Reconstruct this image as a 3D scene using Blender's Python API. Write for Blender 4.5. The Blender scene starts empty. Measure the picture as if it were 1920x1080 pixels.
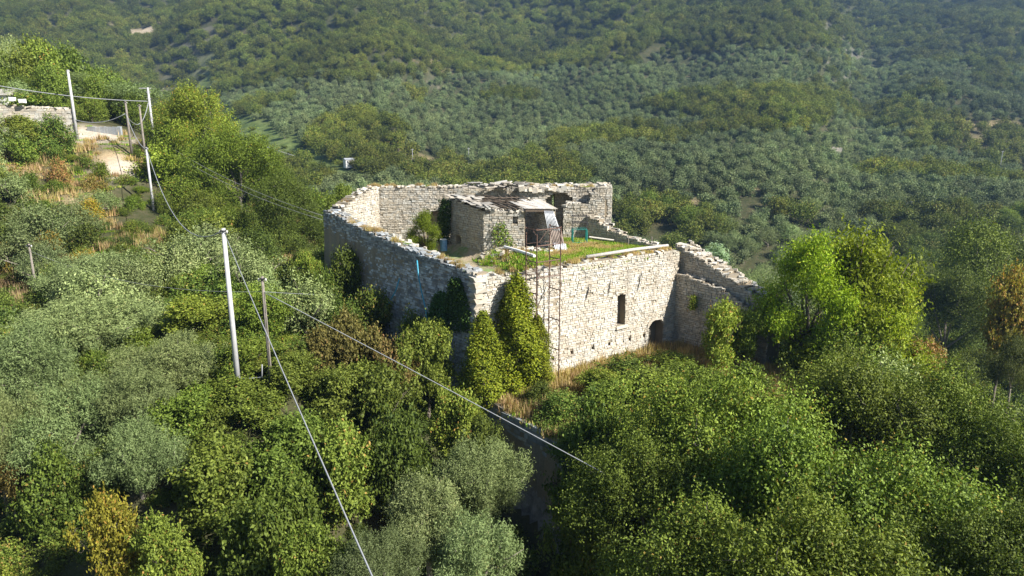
import bpy, math, random
import numpy as np
from mathutils import Vector, Matrix, Euler
R = math.radians
SC = bpy.context.scene

# ------------------------------------------------------------------ camera
CAMZ, PITCH, FPX = 16.0, R(13.0), 1280.0
cd = bpy.data.cameras.new('camera'); cam = bpy.data.objects.new('camera', cd)
SC.collection.objects.link(cam)
cam.location = (0, 0, CAMZ); cam.rotation_euler = (R(90) - PITCH, 0, 0)
cd.sensor_width = 36; cd.lens = 24; cd.clip_start = .3; cd.clip_end = 6000
SC.camera = cam

# ------------------------------------------------------------------ light
SUN_AZ, SUN_EL = R(-29), R(40)          # direction TO the sun: from +X towards -Y
SD = Vector((math.cos(SUN_AZ)*math.cos(SUN_EL), math.sin(SUN_AZ)*math.cos(SUN_EL), math.sin(SUN_EL)))
sl = bpy.data.lights.new('sun', 'SUN'); sl.energy = 5.0; sl.angle = R(.53); sl.color = (1, .95, .86)
so = bpy.data.objects.new('sun', sl); SC.collection.objects.link(so)
so.rotation_euler = SD.to_track_quat('Z', 'Y').to_euler(); so.location = (60, -40, 120)
W = bpy.data.worlds.new('World'); SC.world = W; W.use_nodes = True
nt = W.node_tree; nt.nodes.clear()
sky = nt.nodes.new('ShaderNodeTexSky'); sky.sky_type = 'NISHITA'; sky.sun_disc = False
sky.sun_elevation = SUN_EL; sky.sun_rotation = math.atan2(SD.x, SD.y)
sky.air_density = 1.2; sky.dust_density = .6; sky.ozone_density = 1.5
bg = nt.nodes.new('ShaderNodeBackground'); bg.inputs[1].default_value = .05
ow = nt.nodes.new('ShaderNodeOutputWorld')
nt.links.new(sky.outputs[0], bg.inputs[0]); nt.links.new(bg.outputs[0], ow.inputs[0])
vs = SC.view_settings; vs.view_transform = 'Standard'; vs.look = 'None'; vs.gamma = 1
vs.use_curve_mapping = False; vs.exposure = 1.14
SC.cycles.max_bounces = 6; SC.cycles.diffuse_bounces = 2; SC.cycles.glossy_bounces = 2
SC.cycles.transmission_bounces = 4; SC.cycles.transparent_max_bounces = 6
SC.cycles.volume_bounces = 0; SC.cycles.use_denoising = True
SC.cycles.caustics_reflective = False; SC.cycles.caustics_refractive = False

SP, CP = math.sin(PITCH), math.cos(PITCH)
def ray(u, v):
    x = (u-960)/FPX; y = (540-v)/FPX
    return np.array((x, CP+SP*y, -SP+CP*y))
def at(u, v, Y):
    d = ray(u, v); t = Y/d[1]
    return Vector((d[0]*t, Y, CAMZ+d[2]*t))
def project(x, y, z):
    dz = z-CAMZ
    f = y*CP - dz*SP; up = y*SP + dz*CP
    f = np.maximum(f, 1e-3)
    return 960+FPX*x/f, 540-FPX*up/f, f

# ------------------------------------------------------------------ noise and ground height
_rs = np.random.RandomState(7)
_lat = _rs.rand(256, 256)
def vnoise(x, y):
    x = np.asarray(x, float); y = np.asarray(y, float)
    xi = np.floor(x).astype(int); yi = np.floor(y).astype(int)
    fx = x-xi; fy = y-yi; fx = fx*fx*(3-2*fx); fy = fy*fy*(3-2*fy)
    g = lambda a, b: _lat[a % 256, b % 256]
    return (g(xi, yi)*(1-fx)+g(xi+1, yi)*fx)*(1-fy) + (g(xi, yi+1)*(1-fx)+g(xi+1, yi+1)*fx)*fy
def fbm(x, y, o=4):
    s = 0; a = .5; t = 0
    for i in range(o):
        s = s+a*vnoise(np.asarray(x)*2**i+17.3*i, np.asarray(y)*2**i+5.1*i); t += a; a *= .5
    return s/t
CPTS = np.array([
 (-14.7,34.5,2.4),(-12.9,34.5,2.3),(-36.6,51,3.0),(-42,80,6.6),(-48,88,11.3),(-58,90,14.5),(-52,93,15.0),
 (-47,75,7.7),(-31,54,5.0),(-23.8,29.5,-3.4),(-30,97,5),(-38,97,8.5),(-42,97,10.5),(-19,57,2.6),(-11,46,0.8),
 (-6,41,-1),(-3,36,-4.5),(2,31,-7),(-6,30,-4.5),(-12,27,-2.5),(4,22,-8),(-10,15,-9),(10,15,-6),(-30,15,-8),
 (-45,30,-3),(-60,60,6),(-75,90,18),(-70,115,22),(-30,38,0.2),(-24,45,3.2),
 (20,36,-2.5),(26,36,-5.5),(21,28,-4),(30,45,-9),(30,25,-9),(18,15,-6),(50,60,-15),(52,72,-15),(80,100,-16),
 (20,75,-18),(0,80,-14),(-14,75,-4),(30,120,-21),(0,125,-21),(-30,130,-12),(40,30,-15),(60,40,-20),
 (100,150,-18),(60,160,-15),(0,165,-18),(-50,150,-9),(-62,132,4),(-90,150,12),(-100,80,24),(-90,40,6),(90,60,-24)])
def _U(r2): return np.where(r2 > 0, r2*np.log(r2+1e-9), 0)
_n = len(CPTS)
_K = _U(((CPTS[:, None, :2]-CPTS[None, :, :2])**2).sum(-1)) + np.eye(_n)*40
_P = np.c_[np.ones(_n), CPTS[:, :2]]
_A = np.block([[_K, _P], [_P.T, np.zeros((3, 3))]])
_w = np.linalg.solve(_A, np.r_[CPTS[:, 2], 0, 0, 0])
def tps(x, y):
    s = _w[_n]+_w[_n+1]*x+_w[_n+2]*y
    for i in range(_n):
        s = s+_w[i]*_U((x-CPTS[i, 0])**2+(y-CPTS[i, 1])**2)
    return s
FY = [0,110,130,150,170,200,260,340,440,540,700,850,1100,1600]
FZ = [-20,-22,-21,-15,-9.6,-5,1,16,40,72,138,205,330,560]
def far(x, y):
    a = x/np.maximum(y, 60)
    yy = y + 45*(fbm(x/150+3, y/150)-.5)*np.clip((y-150)/100, 0, 1)*2
    h = np.interp(yy, FY, FZ)
    amp = np.clip((y-170)/260, 0, 1)
    # gullies and spurs that run down the slope
    h = h - amp*16*np.exp(-((a+.43+.00025*(y-300))/.05)**2)
    h = h + amp*12*np.exp(-((a+.23)/.10)**2) - amp*7*np.exp(-((a+.08)/.05)**2)
    h = h + amp*13*np.exp(-((a-.36)/.09)**2) - amp*16*np.exp(-((a-.50)/.05)**2) + amp*8*np.exp(-((a-.16)/.07)**2)
    h = h + amp*34*(fbm(x/110, y/130+8)-.5) + np.clip((y-240)/250, 0, 1)*9*np.sin(x/48+5*fbm(x/160+2, y/160)+y/400)
    # a knoll on the near right of the far side
    h = h + 3*np.exp(-(((x-62)/45)**2+((y-215)/40)**2))
    return h
PLAT = np.array([(-15.0,55.2),(-2.14,40.0),(2.2,35.1),(6.5,30.2),(12,26.5),(19,33),(18.5,43),(14,51.5),(10,61),(-12.8,62.6)])
def sdist(x, y):
    d = np.full(np.shape(x), 1e9); ins = np.zeros(np.shape(x), bool)
    m = len(PLAT)
    for i in range(m):
        ax, ay = PLAT[i]; bx, by = PLAT[(i+1) % m]
        ex, ey = bx-ax, by-ay; wx, wy = x-ax, y-ay
        t = np.clip((wx*ex+wy*ey)/(ex*ex+ey*ey), 0, 1)
        d = np.minimum(d, np.hypot(wx-ex*t, wy-ey*t))
        c = ((ay > y) != (by > y)) & (x < (bx-ax)*(y-ay)/(by-ay+1e-12)+ax)
        ins ^= c
    return np.where(ins, -d, d)
def G(x, y):
    x = np.asarray(x, float); y = np.asarray(y, float)
    near = tps(np.clip(x, -130, 120), np.clip(y, -10, 175))
    near = np.clip(near, -30, 40)
    w = np.clip((y-128)/36, 0, 1); w = w*w*(3-2*w)
    h = near*(1-w)+far(x, y)*w
    h = h + .9*(fbm(x/7, y/7)-.5) + .3*(fbm(x/1.7, y/1.7, 2)-.5)
    sd = sdist(x, y)
    d = (x+2.14)*.75+(y-40)*.66          # left edge: sharp; everywhere else soft
    soft = np.where(d < 2.5, 1.0, 6.0)
    m = np.clip(1-sd/soft, 0, 1); m = np.where(sd < 0, 1, m*m*(3-2*m))
    pl = -.14*np.maximum(0, 37-y) + .25*(fbm(x/3, y/3)-.5) - .05
    return h*(1-m)+pl*m
def g1(x, y): return float(G(np.array([x]), np.array([y]))[0])

# ------------------------------------------------------------------ object helpers
def link(o, parent=None):
    SC.collection.objects.link(o)
    if parent is not None: o.parent = parent
    return o
def tag(o, label=None, cat=None, group=None, kind=None):
    if label: o['label'] = label
    if cat: o['category'] = cat
    if group: o['group'] = group
    if kind: o['kind'] = kind
    return o
def empty(name, loc=(0, 0, 0), rz=0):
    o = bpy.data.objects.new(name, None); o.empty_display_size = .3
    o.location = loc; o.rotation_euler = (0, 0, rz); return link(o)

class Geo:
    def __init__(s): s.v = []; s.f = []; s.c = []; s.m = []
    def face(s, idx, col=(1, 1, 1), mi=0): s.f.append(idx); s.c.append(col); s.m.append(mi)
    def box8(s, p, col=(1, 1, 1), skip=(), mi=0):
        b = len(s.v); s.v.extend([tuple(q) for q in p])
        for k, q in enumerate(((0,3,2,1),(4,5,6,7),(0,1,5,4),(1,2,6,5),(2,3,7,6),(3,0,4,7))):
            if k not in skip: s.face([b+i for i in q], col, mi)
    def box(s, c, size, rot=None, col=(1, 1, 1), jit=0, rnd=None, mi=0):
        p = []
        for z in (-.5, .5):
            for x, y in ((-.5,-.5),(.5,-.5),(.5,.5),(-.5,.5)):
                q = Vector((x*size[0], y*size[1], z*size[2]))
                if jit: q += Vector((rnd.uniform(-jit, jit)*size[0], rnd.uniform(-jit, jit)*size[1], rnd.uniform(-jit, jit)*size[2]))
                if rot is not None: q = rot @ q
                p.append(Vector(c)+q)
        s.box8(p, col, mi=mi)
    def tube(s, pts, rad, n=6, col=(1, 1, 1), cap=True, mi=0):
        if not hasattr(rad, '__len__'): rad = [rad]*len(pts)
        pts = [Vector(p) for p in pts]; rings = []
        ref = None
        for i, p in enumerate(pts):
            d = (pts[min(i+1, len(pts)-1)]-pts[max(i-1, 0)]).normalized()
            if ref is None: ref = Vector((0, 0, 1)) if abs(d.z) < .9 else Vector((1, 0, 0))
            a = d.cross(ref).normalized(); b = a.cross(d).normalized(); ref = b
            k = len(s.v)
            for j in range(n):
                t = 2*math.pi*j/n
                s.v.append(tuple(p+(a*math.cos(t)+b*math.sin(t))*rad[i]))
            rings.append(k)
        for r0, r1 in zip(rings, rings[1:]):
            for j in range(n): s.face([r0+j, r0+(j+1) % n, r1+(j+1) % n, r1+j], col, mi)
        if cap:
            s.face([rings[0]+j for j in range(n)][::-1], col, mi); s.face([rings[-1]+j for j in range(n)], col, mi)
    def mesh(s, name, mats, smooth=False):
        me = bpy.data.meshes.new(name); me.from_pydata(s.v, [], s.f)
        for m in (mats if isinstance(mats, (list, tuple)) else [mats]): me.materials.append(m)
        a = me.color_attributes.new('tint', 'FLOAT_COLOR', 'CORNER')
        cnt = [len(f) for f in s.f]
        arr = np.repeat(np.array(s.c, dtype=np.float32).reshape(-1, 3), cnt, axis=0)
        a.data.foreach_set('color', np.c_[arr, np.ones(len(arr))].astype(np.float32).ravel())
        if any(s.m): me.polygons.foreach_set('material_index', s.m)
        if smooth: me.polygons.foreach_set('use_smooth', [True]*len(s.f))
        me.update(); return me
    def build(s, name, mats, parent=None, smooth=False):
        return link(bpy.data.objects.new(name, s.mesh(name, mats, smooth)), parent)

# ------------------------------------------------------------------ materials
def newmat(name):
    m = bpy.data.materials.new(name); m.use_nodes = True; n = m.node_tree
    n.nodes.clear(); o = n.nodes.new('ShaderNodeOutputMaterial'); return m, n, o
def N(n, t, **k):
    x = n.nodes.new(t)
    for a, b in k.items(): setattr(x, a, b)
    return x
def mixc(n, fac, a, b, mode='MIX'):
    x = n.nodes.new('ShaderNodeMix'); x.data_type = 'RGBA'; x.blend_type = mode
    for sock, val in ((x.inputs[0], fac), (x.inputs[6], a), (x.inputs[7], b)):
        if isinstance(val, bpy.types.NodeSocket): n.links.new(val, sock)
        else: sock.default_value = val if not isinstance(val, tuple) else (*val, 1)
    return x.outputs[2]
def noise(n, scale, detail=4, rough=.6, co=None):
    x = n.nodes.new('ShaderNodeTexNoise'); x.inputs['Scale'].default_value = scale
    x.inputs['Detail'].default_value = detail; x.inputs['Roughness'].default_value = rough
    if co is None:
        g = n.nodes.new('ShaderNodeNewGeometry'); co = g.outputs['Position']
    n.links.new(co, x.inputs['Vector']); return x.outputs['Fac']
def ramp(n, fac, stops):
    x = n.nodes.new('ShaderNodeValToRGB'); n.links.new(fac, x.inputs[0]); e = x.color_ramp.elements
    while len(e) < len(stops): e.new(.5)
    for i, (p, c) in enumerate(stops): e[i].position = p; e[i].color = (*c, 1) if len(c) == 3 else c
    return x.outputs[0]
def simple(name, col, rough=.7, metal=0, var=.25, sc=6, tint=True, bump=0):
    m, n, o = newmat(name); b = N(n, 'ShaderNodeBsdfPrincipled'); n.links.new(b.outputs[0], o.inputs[0])
    f = noise(n, sc)
    c = ramp(n, f, [(.3, tuple(q*(1-var) for q in col)), (.7, tuple(min(1, q*(1+var)) for q in col))])
    if tint:
        at_ = N(n, 'ShaderNodeAttribute'); at_.attribute_name = 'tint'
        c = mixc(n, 1.0, c, at_.outputs[0], 'MULTIPLY')
    n.links.new(c, b.inputs['Base Color']); b.inputs['Roughness'].default_value = rough; b.inputs['Metallic'].default_value = metal
    if bump:
        bp = N(n, 'ShaderNodeBump'); bp.inputs['Strength'].default_value = bump; bp.inputs['Distance'].default_value = .02
        n.links.new(noise(n, 30), bp.inputs['Height']); n.links.new(bp.outputs[0], b.inputs['Normal'])
    return m
def stone_mat(name, base, dirt, lichen):
    m, n, o = newmat(name); b = N(n, 'ShaderNodeBsdfPrincipled'); n.links.new(b.outputs[0], o.inputs[0])
    b.inputs['Roughness'].default_value = .9; b.inputs['Specular IOR Level'].default_value = .25
    a = N(n, 'ShaderNodeAttribute'); a.attribute_name = 'tint'
    c = mixc(n, 1.0, base, a.outputs[0], 'MULTIPLY')
    c = mixc(n, ramp(n, noise(n, .55, 5, .65), [(.45, (0, 0, 0)), (.68, (.75, .75, .75))]), c, dirt, 'MIX')
    tc = N(n, 'ShaderNodeNewGeometry'); mp = N(n, 'ShaderNodeMapping'); mp.inputs['Scale'].default_value = (1.6, 1.6, .22); n.links.new(tc.outputs['Position'], mp.inputs['Vector'])
    c = mixc(n, ramp(n, noise(n, 1.0, 5, .6, mp.outputs[0]), [(.50, (0, 0, 0)), (.72, (.55, .55, .55))]), c, tuple(q*.72 for q in dirt), 'MIX')
    c = mixc(n, ramp(n, noise(n, 5, 4, .7), [(.52, (0, 0, 0)), (.75, (.6, .6, .6))]), c, lichen, 'MIX')
    c = mixc(n, 1.0, c, ramp(n, noise(n, 22, 3), [(.3, (.72, .72, .72)), (.65, (1.08, 1.06, 1.02))]), 'MULTIPLY')
    n.links.new(c, b.inputs['Base Color'])
    bp = N(n, 'ShaderNodeBump'); bp.inputs['Strength'].default_value = .6; bp.inputs['Distance'].default_value = .03
    n.links.new(noise(n, 14, 5), bp.inputs['Height']); n.links.new(bp.outputs[0], b.inputs['Normal'])
    return m
M_STONE = stone_mat('limestone', (.56, .53, .47), (.44, .38, .30), (.47, .46, .44))
M_GREY = stone_mat('weathered_shade_stone', (.37, .395, .42), (.19, .20, .21), (.40, .40, .38))  # weathered grey, with the blue cast of shade mixed into the base colour
M_MORT = stone_mat('lime_mortar', (.31, .27, .21), (.22, .18, .13), (.33, .31, .27))
M_SLAB = stone_mat('slate_slab', (.40, .38, .35), (.26, .23, .20), (.46, .44, .38))
M_WOOD = simple('old_wood', (.12, .09, .065), .85, var=.4, sc=9, bump=.4)
M_PLANK = simple('bleached_wood', (.44, .41, .37), .8, var=.25, sc=7, bump=.3)
M_RUST = simple('rusty_steel', (.13, .075, .055), .75, .2, var=.45, sc=8)
M_GREENM = simple('green_painted_steel', (.01, .19, .17), .5, .1, var=.3, sc=8)
M_CONC = simple('pale_concrete', (.43, .43, .44), .8, var=.12, sc=4)
M_PWOOD = simple('grey_pole_wood', (.20, .175, .15), .85, var=.3, sc=5)
M_CABLE = simple('pale_cable', (.28, .29, .31), .5, var=.05)
M_DCABLE = simple('dark_cable', (.30, .30, .31), .6, var=.05)
M_HOSE = simple('blue_hose', (.04, .27, .40), .5, var=.15)
M_ZINC = simple('corrugated_zinc', (.52, .53, .55), .45, .35, var=.2, sc=3)
M_ZRUST = simple('rusted_zinc', (.33, .26, .22), .75, .1, var=.4, sc=4)
M_BLUE = simple('blue_plastic', (.10, .22, .42), .5, var=.2)
M_WHITE = simple('white_plaster', (.74, .73, .72), .8, var=.1)
M_TERRA = simple('terracotta', (.36, .19, .12), .85, var=.3)
M_BARK = simple('bark', (.115, .095, .075), .95, var=.45, sc=7, bump=.6)
M_BARKL = simple('grey_bark', (.22, .19, .16), .95, var=.35, sc=6, bump=.5)
M_DARK = simple('dark_metal', (.05, .05, .055), .5, .4)
M_INS = simple('porcelain', (.55, .55, .52), .3, var=.05)

def foliage(name, dark, light, odd, transl=.35, oddamt=.12, pos=.03):
    m, n, o = newmat(name)
    at_ = N(n, 'ShaderNodeAttribute'); at_.attribute_name = 'tint'
    sp = N(n, 'ShaderNodeSeparateColor'); n.links.new(at_.outputs[0], sp.inputs[0])
    oi = N(n, 'ShaderNodeObjectInfo')
    c = mixc(n, sp.outputs[0], dark, light)
    # leaves turned by the season, per leaf and per plant
    g = N(n, 'ShaderNodeMath', operation='LESS_THAN'); n.links.new(sp.outputs[1], g.inputs[0])
    th = N(n, 'ShaderNodeMath', operation='MULTIPLY'); n.links.new(oi.outputs['Random'], th.inputs[0]); th.inputs[1].default_value = oddamt*2
    n.links.new(th.outputs[0], g.inputs[1])
    c = mixc(n, g.outputs[0], c, odd)
    hs = N(n, 'ShaderNodeHueSaturation')
    def mr(src, lo, hi):
        q = N(n, 'ShaderNodeMapRange'); n.links.new(src, q.inputs[0]); q.inputs[3].default_value = lo; q.inputs[4].default_value = hi; return q.outputs[0]
    pn = noise(n, pos, 3, .5)
    w = N(n, 'ShaderNodeMath', operation='MULTIPLY'); n.links.new(oi.outputs['Random'], w.inputs[0]); w.inputs[1].default_value = 7.31
    fr = N(n, 'ShaderNodeMath', operation='FRACT'); n.links.new(w.outputs[0], fr.inputs[0])
    n.links.new(mr(fr.outputs[0], .476, .504), hs.inputs['Hue'])
    n.links.new(mr(pn, .95, 1.25), hs.inputs['Saturation'])
    vm = N(n, 'ShaderNodeMath', operation='MULTIPLY'); n.links.new(mr(oi.outputs['Random'], .7, 1.3), vm.inputs[0])
    pn2 = ramp(n, noise(n, pos*.8, 3, .55), [(.36, (.66, .66, .66)), (.64, (1.25, 1.25, 1.25))]); n.links.new(pn2, vm.inputs[1]); n.links.new(vm.outputs[0], hs.inputs['Value'])
    n.links.new(c, hs.inputs['Color']); c = hs.outputs[0]
    b = N(n, 'ShaderNodeBsdfPrincipled'); b.inputs['Roughness'].default_value = .62; b.inputs['Specular IOR Level'].default_value = .22
    n.links.new(c, b.inputs['Base Color'])
    t = N(n, 'ShaderNodeBsdfTranslucent')
    n.links.new(mixc(n, 1.0, c, (1.25, 1.3, .6), 'MULTIPLY'), t.inputs[0])
    mx = N(n, 'ShaderNodeMixShader'); mx.inputs[0].default_value = transl
    n.links.new(b.outputs[0], mx.inputs[1]); n.links.new(t.outputs[0], mx.inputs[2]); n.links.new(mx.outputs[0], o.inputs[0])
    return m
F_OLIVE = foliage('olive_leaf', (.07, .11, .035), (.34, .42, .19), (.30, .31, .14), .14, .08)
F_OAK = foliage('oak_leaf', (.03, .055, .012), (.23, .305, .07), (.26, .20, .06), .2, .08)
F_BROAD = foliage('broad_leaf', (.04, .075, .012), (.27, .345, .08), (.34, .24, .08), .25, .07)
F_RED = foliage('turning_leaf', (.08, .08, .025), (.31, .27, .09), (.32, .21, .09), .22, .22)
F_ALM = foliage('almond_leaf', (.07, .11, .012), (.31, .40, .07), (.34, .34, .07), .32, .10)
F_BUSH = foliage('scrub_leaf', (.03, .06, .014), (.19, .26, .06), (.26, .22, .07), .2, .12)
F_CYP = foliage('evergreen_leaf', (.04, .07, .01), (.31, .34, .05), (.30, .26, .05), .16, .10)
F_YEL = foliage('yellowing_leaf', (.13, .13, .025), (.42, .39, .08), (.42, .28, .08), .28, .25)
F_IVY = foliage('ivy_leaf', (.03, .07, .02), (.08, .15, .04), (.12, .11, .04), .2, .05)
F_PALE = foliage('pale_leaf', (.16, .26, .15), (.36, .48, .30), (.3, .35, .2), .3, .05)
F_DRY = foliage('dry_grass', (.33, .25, .12), (.58, .46, .27), (.36, .33, .13), .3, .3)
F_GRASS = foliage('green_grass', (.12, .24, .03), (.27, .42, .08), (.42, .36, .16), .35, .3)
F_FOLIVE = foliage('far_olive_leaf', (.045, .075, .03), (.30, .37, .175), (.26, .25, .12), .08, .05, .012)
F_FOAK = foliage('far_oak_leaf', (.03, .055, .012), (.235, .28, .06), (.24, .20, .06), .12, .12, .012)

# ------------------------------------------------------------------ leaf meshes
def leafmesh(name, C, D, L, Wd, rs, mat, up=.35, extra=None, tintlo=0.0):
    n = len(C)
    nrm = D*.7+rs.normal(size=(n, 3))*.75+np.array((0, 0, up)); nrm /= np.linalg.norm(nrm, axis=1)[:, None]+1e-9
    t = rs.normal(size=(n, 3)); t -= nrm*(t*nrm).sum(1)[:, None]; t /= np.linalg.norm(t, axis=1)[:, None]+1e-9
    b = np.cross(nrm, t)
    l = (L*(.7+.6*rs.rand(n)))[:, None]; w = (Wd*(.7+.6*rs.rand(n)))[:, None]
    bend = nrm*l*.12
    V = np.stack([C-t*l*.5-bend, C+b*w*.5+t*l*.05, C+t*l*.5-bend, C-b*w*.5+t*l*.05], 1).reshape(-1, 3).astype(np.float32)
    grp = np.repeat(rs.rand(n//7+1), 7)[:n]
    col = np.stack([np.clip(tintlo+rs.rand(n)*.55+grp*.45, 0, 1), rs.rand(n)*.6+.4*np.repeat(rs.rand(n//7+1), 7)[:n], rs.rand(n), np.ones(n)], 1)
    col = np.repeat(col, 4, 0)
    faces = np.arange(4*n, dtype=np.int32); ls = np.arange(0, 4*n, 4, dtype=np.int32)
    mi = np.zeros(n, np.int32); mats = [mat]
    if extra is not None:
        g, emat = extra; mats.append(emat)
        ev = np.array(g.v, np.float32); k = len(V)
        ef = [f for f in g.f]; V = np.r_[V, ev]
        fl = np.array([i+k for f in ef for i in f], np.int32); sizes = np.array([len(f) for f in ef])
        ls = np.r_[ls, 4*n+np.r_[0, np.cumsum(sizes)[:-1]]].astype(np.int32); faces = np.r_[faces, fl]
        mi = np.r_[mi, np.ones(len(ef), np.int32)]
        col = np.r_[col, np.ones((len(ev), 4))]
    me = bpy.data.meshes.new(name)
    me.vertices.add(len(V)); me.vertices.foreach_set('co', V.ravel())
    me.loops.add(len(faces)); me.loops.foreach_set('vertex_index', faces)
    me.polygons.add(len(ls)); me.polygons.foreach_set('loop_start', ls)
    try: me.polygons.foreach_set('loop_total', np.r_[np.diff(ls), len(faces)-ls[-1]].astype(np.int32))
    except Exception: pass
    for m in mats: me.materials.append(m)
    me.polygons.foreach_set('material_index', mi)
    a = me.color_attributes.new('tint', 'FLOAT_COLOR', 'POINT'); a.data.foreach_set('color', col.astype(np.float32).ravel())
    me.update(calc_edges=True); me.validate(); return me

def crown_points(rs, lobes, ntw, per, spread, shell=.62):
    """sprays of leaves set over uneven lobes: each spray runs outward and up from its twig"""
    lob = np.array(lobes, float)
    wts = (lob[:, 3]*lob[:, 4]); wts /= wts.sum()
    k = rs.choice(len(lob), ntw, p=wts)
    d = rs.normal(size=(ntw, 3)); d /= np.linalg.norm(d, axis=1)[:, None]
    # bumps that differ from lobe to lobe, so no lobe is a ball
    ph = rs.rand(len(lob), 3)[k]*6.28; q = d*3.1+ph
    bump = 1+.24*np.sin(q[:, 0]*1.3+q[:, 1])*np.sin(q[:, 1]*1.7+q[:, 2])+.16*np.sin(q[:, 2]*2.9-q[:, 0]*2.1)
    r = (shell+(1-shell)*rs.rand(ntw)**.55*1.12)*bump
    r = np.where(rs.rand(ntw) < .09, r*rs.uniform(1.05, 1.3, ntw), r)
    rad = lob[k][:, [3, 3, 4]]
    P = lob[k, :3]+d*rad*r[:, None]
    t = d+np.array((0, 0, .45))+rs.normal(size=(ntw, 3))*.45; t /= np.linalg.norm(t, axis=1)[:, None]
    a = np.tile(np.linspace(-.5, 1, per), ntw)+rs.uniform(-.1, .1, ntw*per)
    ln = spread*2.6*(.6+.8*rs.rand(ntw))
    C = np.repeat(P, per, 0)+np.repeat(t*ln[:, None], per, 0)*a[:, None]+rs.normal(size=(ntw*per, 3))*spread*.38*(1.25-a[:, None]*.6)
    return C, np.repeat(d, per, 0)

def make_lobes(rs, R0, H, n, flat=1.0, lob=(.32, .5), zlow=.35):
    """n lobes filling an uneven crown of radius R0 and height H, base at zlow*H"""
    out = []; p1, p2, p3 = rs.rand(3)*6.28
    for i in range(n):
        for _ in range(30):
            a = rs.rand()*2*math.pi; rr = rs.rand()**.5
            z = zlow+(1-zlow)*rs.rand()
            prof = math.sin(min(1, (z-zlow)/(1-zlow)*.85+.18)*math.pi)**.55
            if rr <= 1: break
        ang = 1+.22*math.sin(2*a+p1)+.16*math.sin(3*a+p2)
        lr = R0*rs.uniform(*lob)*(1 if rs.rand() > .25 else .6)
        q = rr*max(0, (R0*prof*ang-lr*.55)); top = H*(1+.10*math.sin(a*2+p3)-.12*rs.rand())
        if rs.rand() < .16: q *= 1.18; lr *= .62; z = min(1, z+.12)
        out.append((q*math.cos(a), q*math.sin(a), min(z*H, top-lr*.7*flat), lr, lr*rs.uniform(.7, 1.15)*flat))
    return out
def limbs(rs, lobes, H, base=.12, n=7, bark=.16):
    g = Geo(); fork = Vector((rs.uniform(-.1, .1), rs.uniform(-.1, .1), H*bark*1.6))
    g.tube([(0, 0, -.6), (0, 0, 0), fork*.6, fork], [base*1.5, base*1.2, base, base*.9], 7)
    idx = rs.permutation(len(lobes))[:n]
    for i in idx:
        c = Vector(lobes[i][:3]); mid = fork.lerp(c, .45)+Vector(rs.uniform(-.25, .25, 3))
        g.tube([fork*.85, mid, c, c+Vector(rs.uniform(-.3, .3, 3))*lobes[i][3]+Vector((0, 0, lobes[i][4]*.25))], [base*.7, base*.45, base*.22, base*.07], 5)
        for _ in range(3):
            e = c+Vector(rs.normal(size=3))*lobes[i][3]*.6
            g.tube([mid.lerp(c, .5), mid.lerp(e, .6), e], [base*.25, base*.15, base*.05], 4)
    if base >= .05:                       # bare twigs that reach out of the leaves
        for k in range(3*n):
            l = lobes[rs.randint(len(lobes))]; c = Vector(l[:3]); d = Vector(rs.normal(size=3)); d.z = abs(d.z)*.8; d.normalize()
            e = c+d*l[3]*rs.uniform(.95, 1.2); m_ = c.lerp(e, .6)+Vector(rs.normal(size=3))*.08*l[3]
            g.tube([c, m_, e], [.022, .015, .006], 3, cap=False)
    return g

LIB = {}
def lib(key, seed, R0, H, nl, ntw, per, spread, L, Wd, mat, bark=M_BARK, flat=1.0, lob=(.32, .5), zlow=.3, shell=.6, base=.12, up=.35, single=False, nlimb=7):
    rs = np.random.RandomState(seed)
    lobes = make_lobes(rs, R0, H, nl, flat, lob, zlow)
    C, D = crown_points(rs, lobes, ntw, per, spread, shell)
    g = limbs(rs, lobes, H, base, nlimb)
    if single: LIB.setdefault(key, []).append((leafmesh(key, C, D, L, Wd, rs, mat, up, (g, bark)), None, R0, H))
    else:
        LIB.setdefault(key, []).append((leafmesh(key+'_crown', C, D, L, Wd, rs, mat, up), g.mesh(key+'_trunk', bark, True), R0, H))
for s in range(3):
    lib('oak', 10+s, 4.0, 6.2, 40, 6600, 8, .17, .11, .06, F_OAK, bark=M_BARKL, shell=.4, lob=(.15, .30))
    lib('olive', 20+s, 3.0, 4.6, 30, 6600, 8, .15, .16, .036, F_OLIVE, bark=M_BARKL, lob=(.18, .34), base=.16)
    lib('broad', 30+s, 2.2, 3.6, 26, 1900, 10, .15, .16, .09, F_BROAD, lob=(.15, .32), shell=.4, base=.07)
    lib('bush', 40+s, 1.6, 2.1, 20, 2200, 8, .11, .105, .06, F_BUSH, lob=(.17, .36), zlow=.12, base=.05)
for s in range(2):
    lib('red', 50+s, 2.0, 3.1, 18, 1900, 9, .12, .16, .09, F_RED, lob=(.2, .38), shell=.45, base=.06)
    lib('yellow', 60+s, 1.8, 2.4, 16, 1700, 9, .12, .13, .075, F_YEL, lob=(.22, .42), zlow=.15, base=.05)
    lib('almond', 70+s, 3.0, 5.6, 40, 3300, 8, .17, .14, .062, F_ALM, lob=(.13, .25), zlow=.15, shell=.3, base=.17, nlimb=18)
    lib('pale', 80+s, 1.2, 2.2, 9, 700, 9, .13, .28, .05, F_PALE, lob=(.3, .5), zlow=.1, base=.04, up=1.2)
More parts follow.
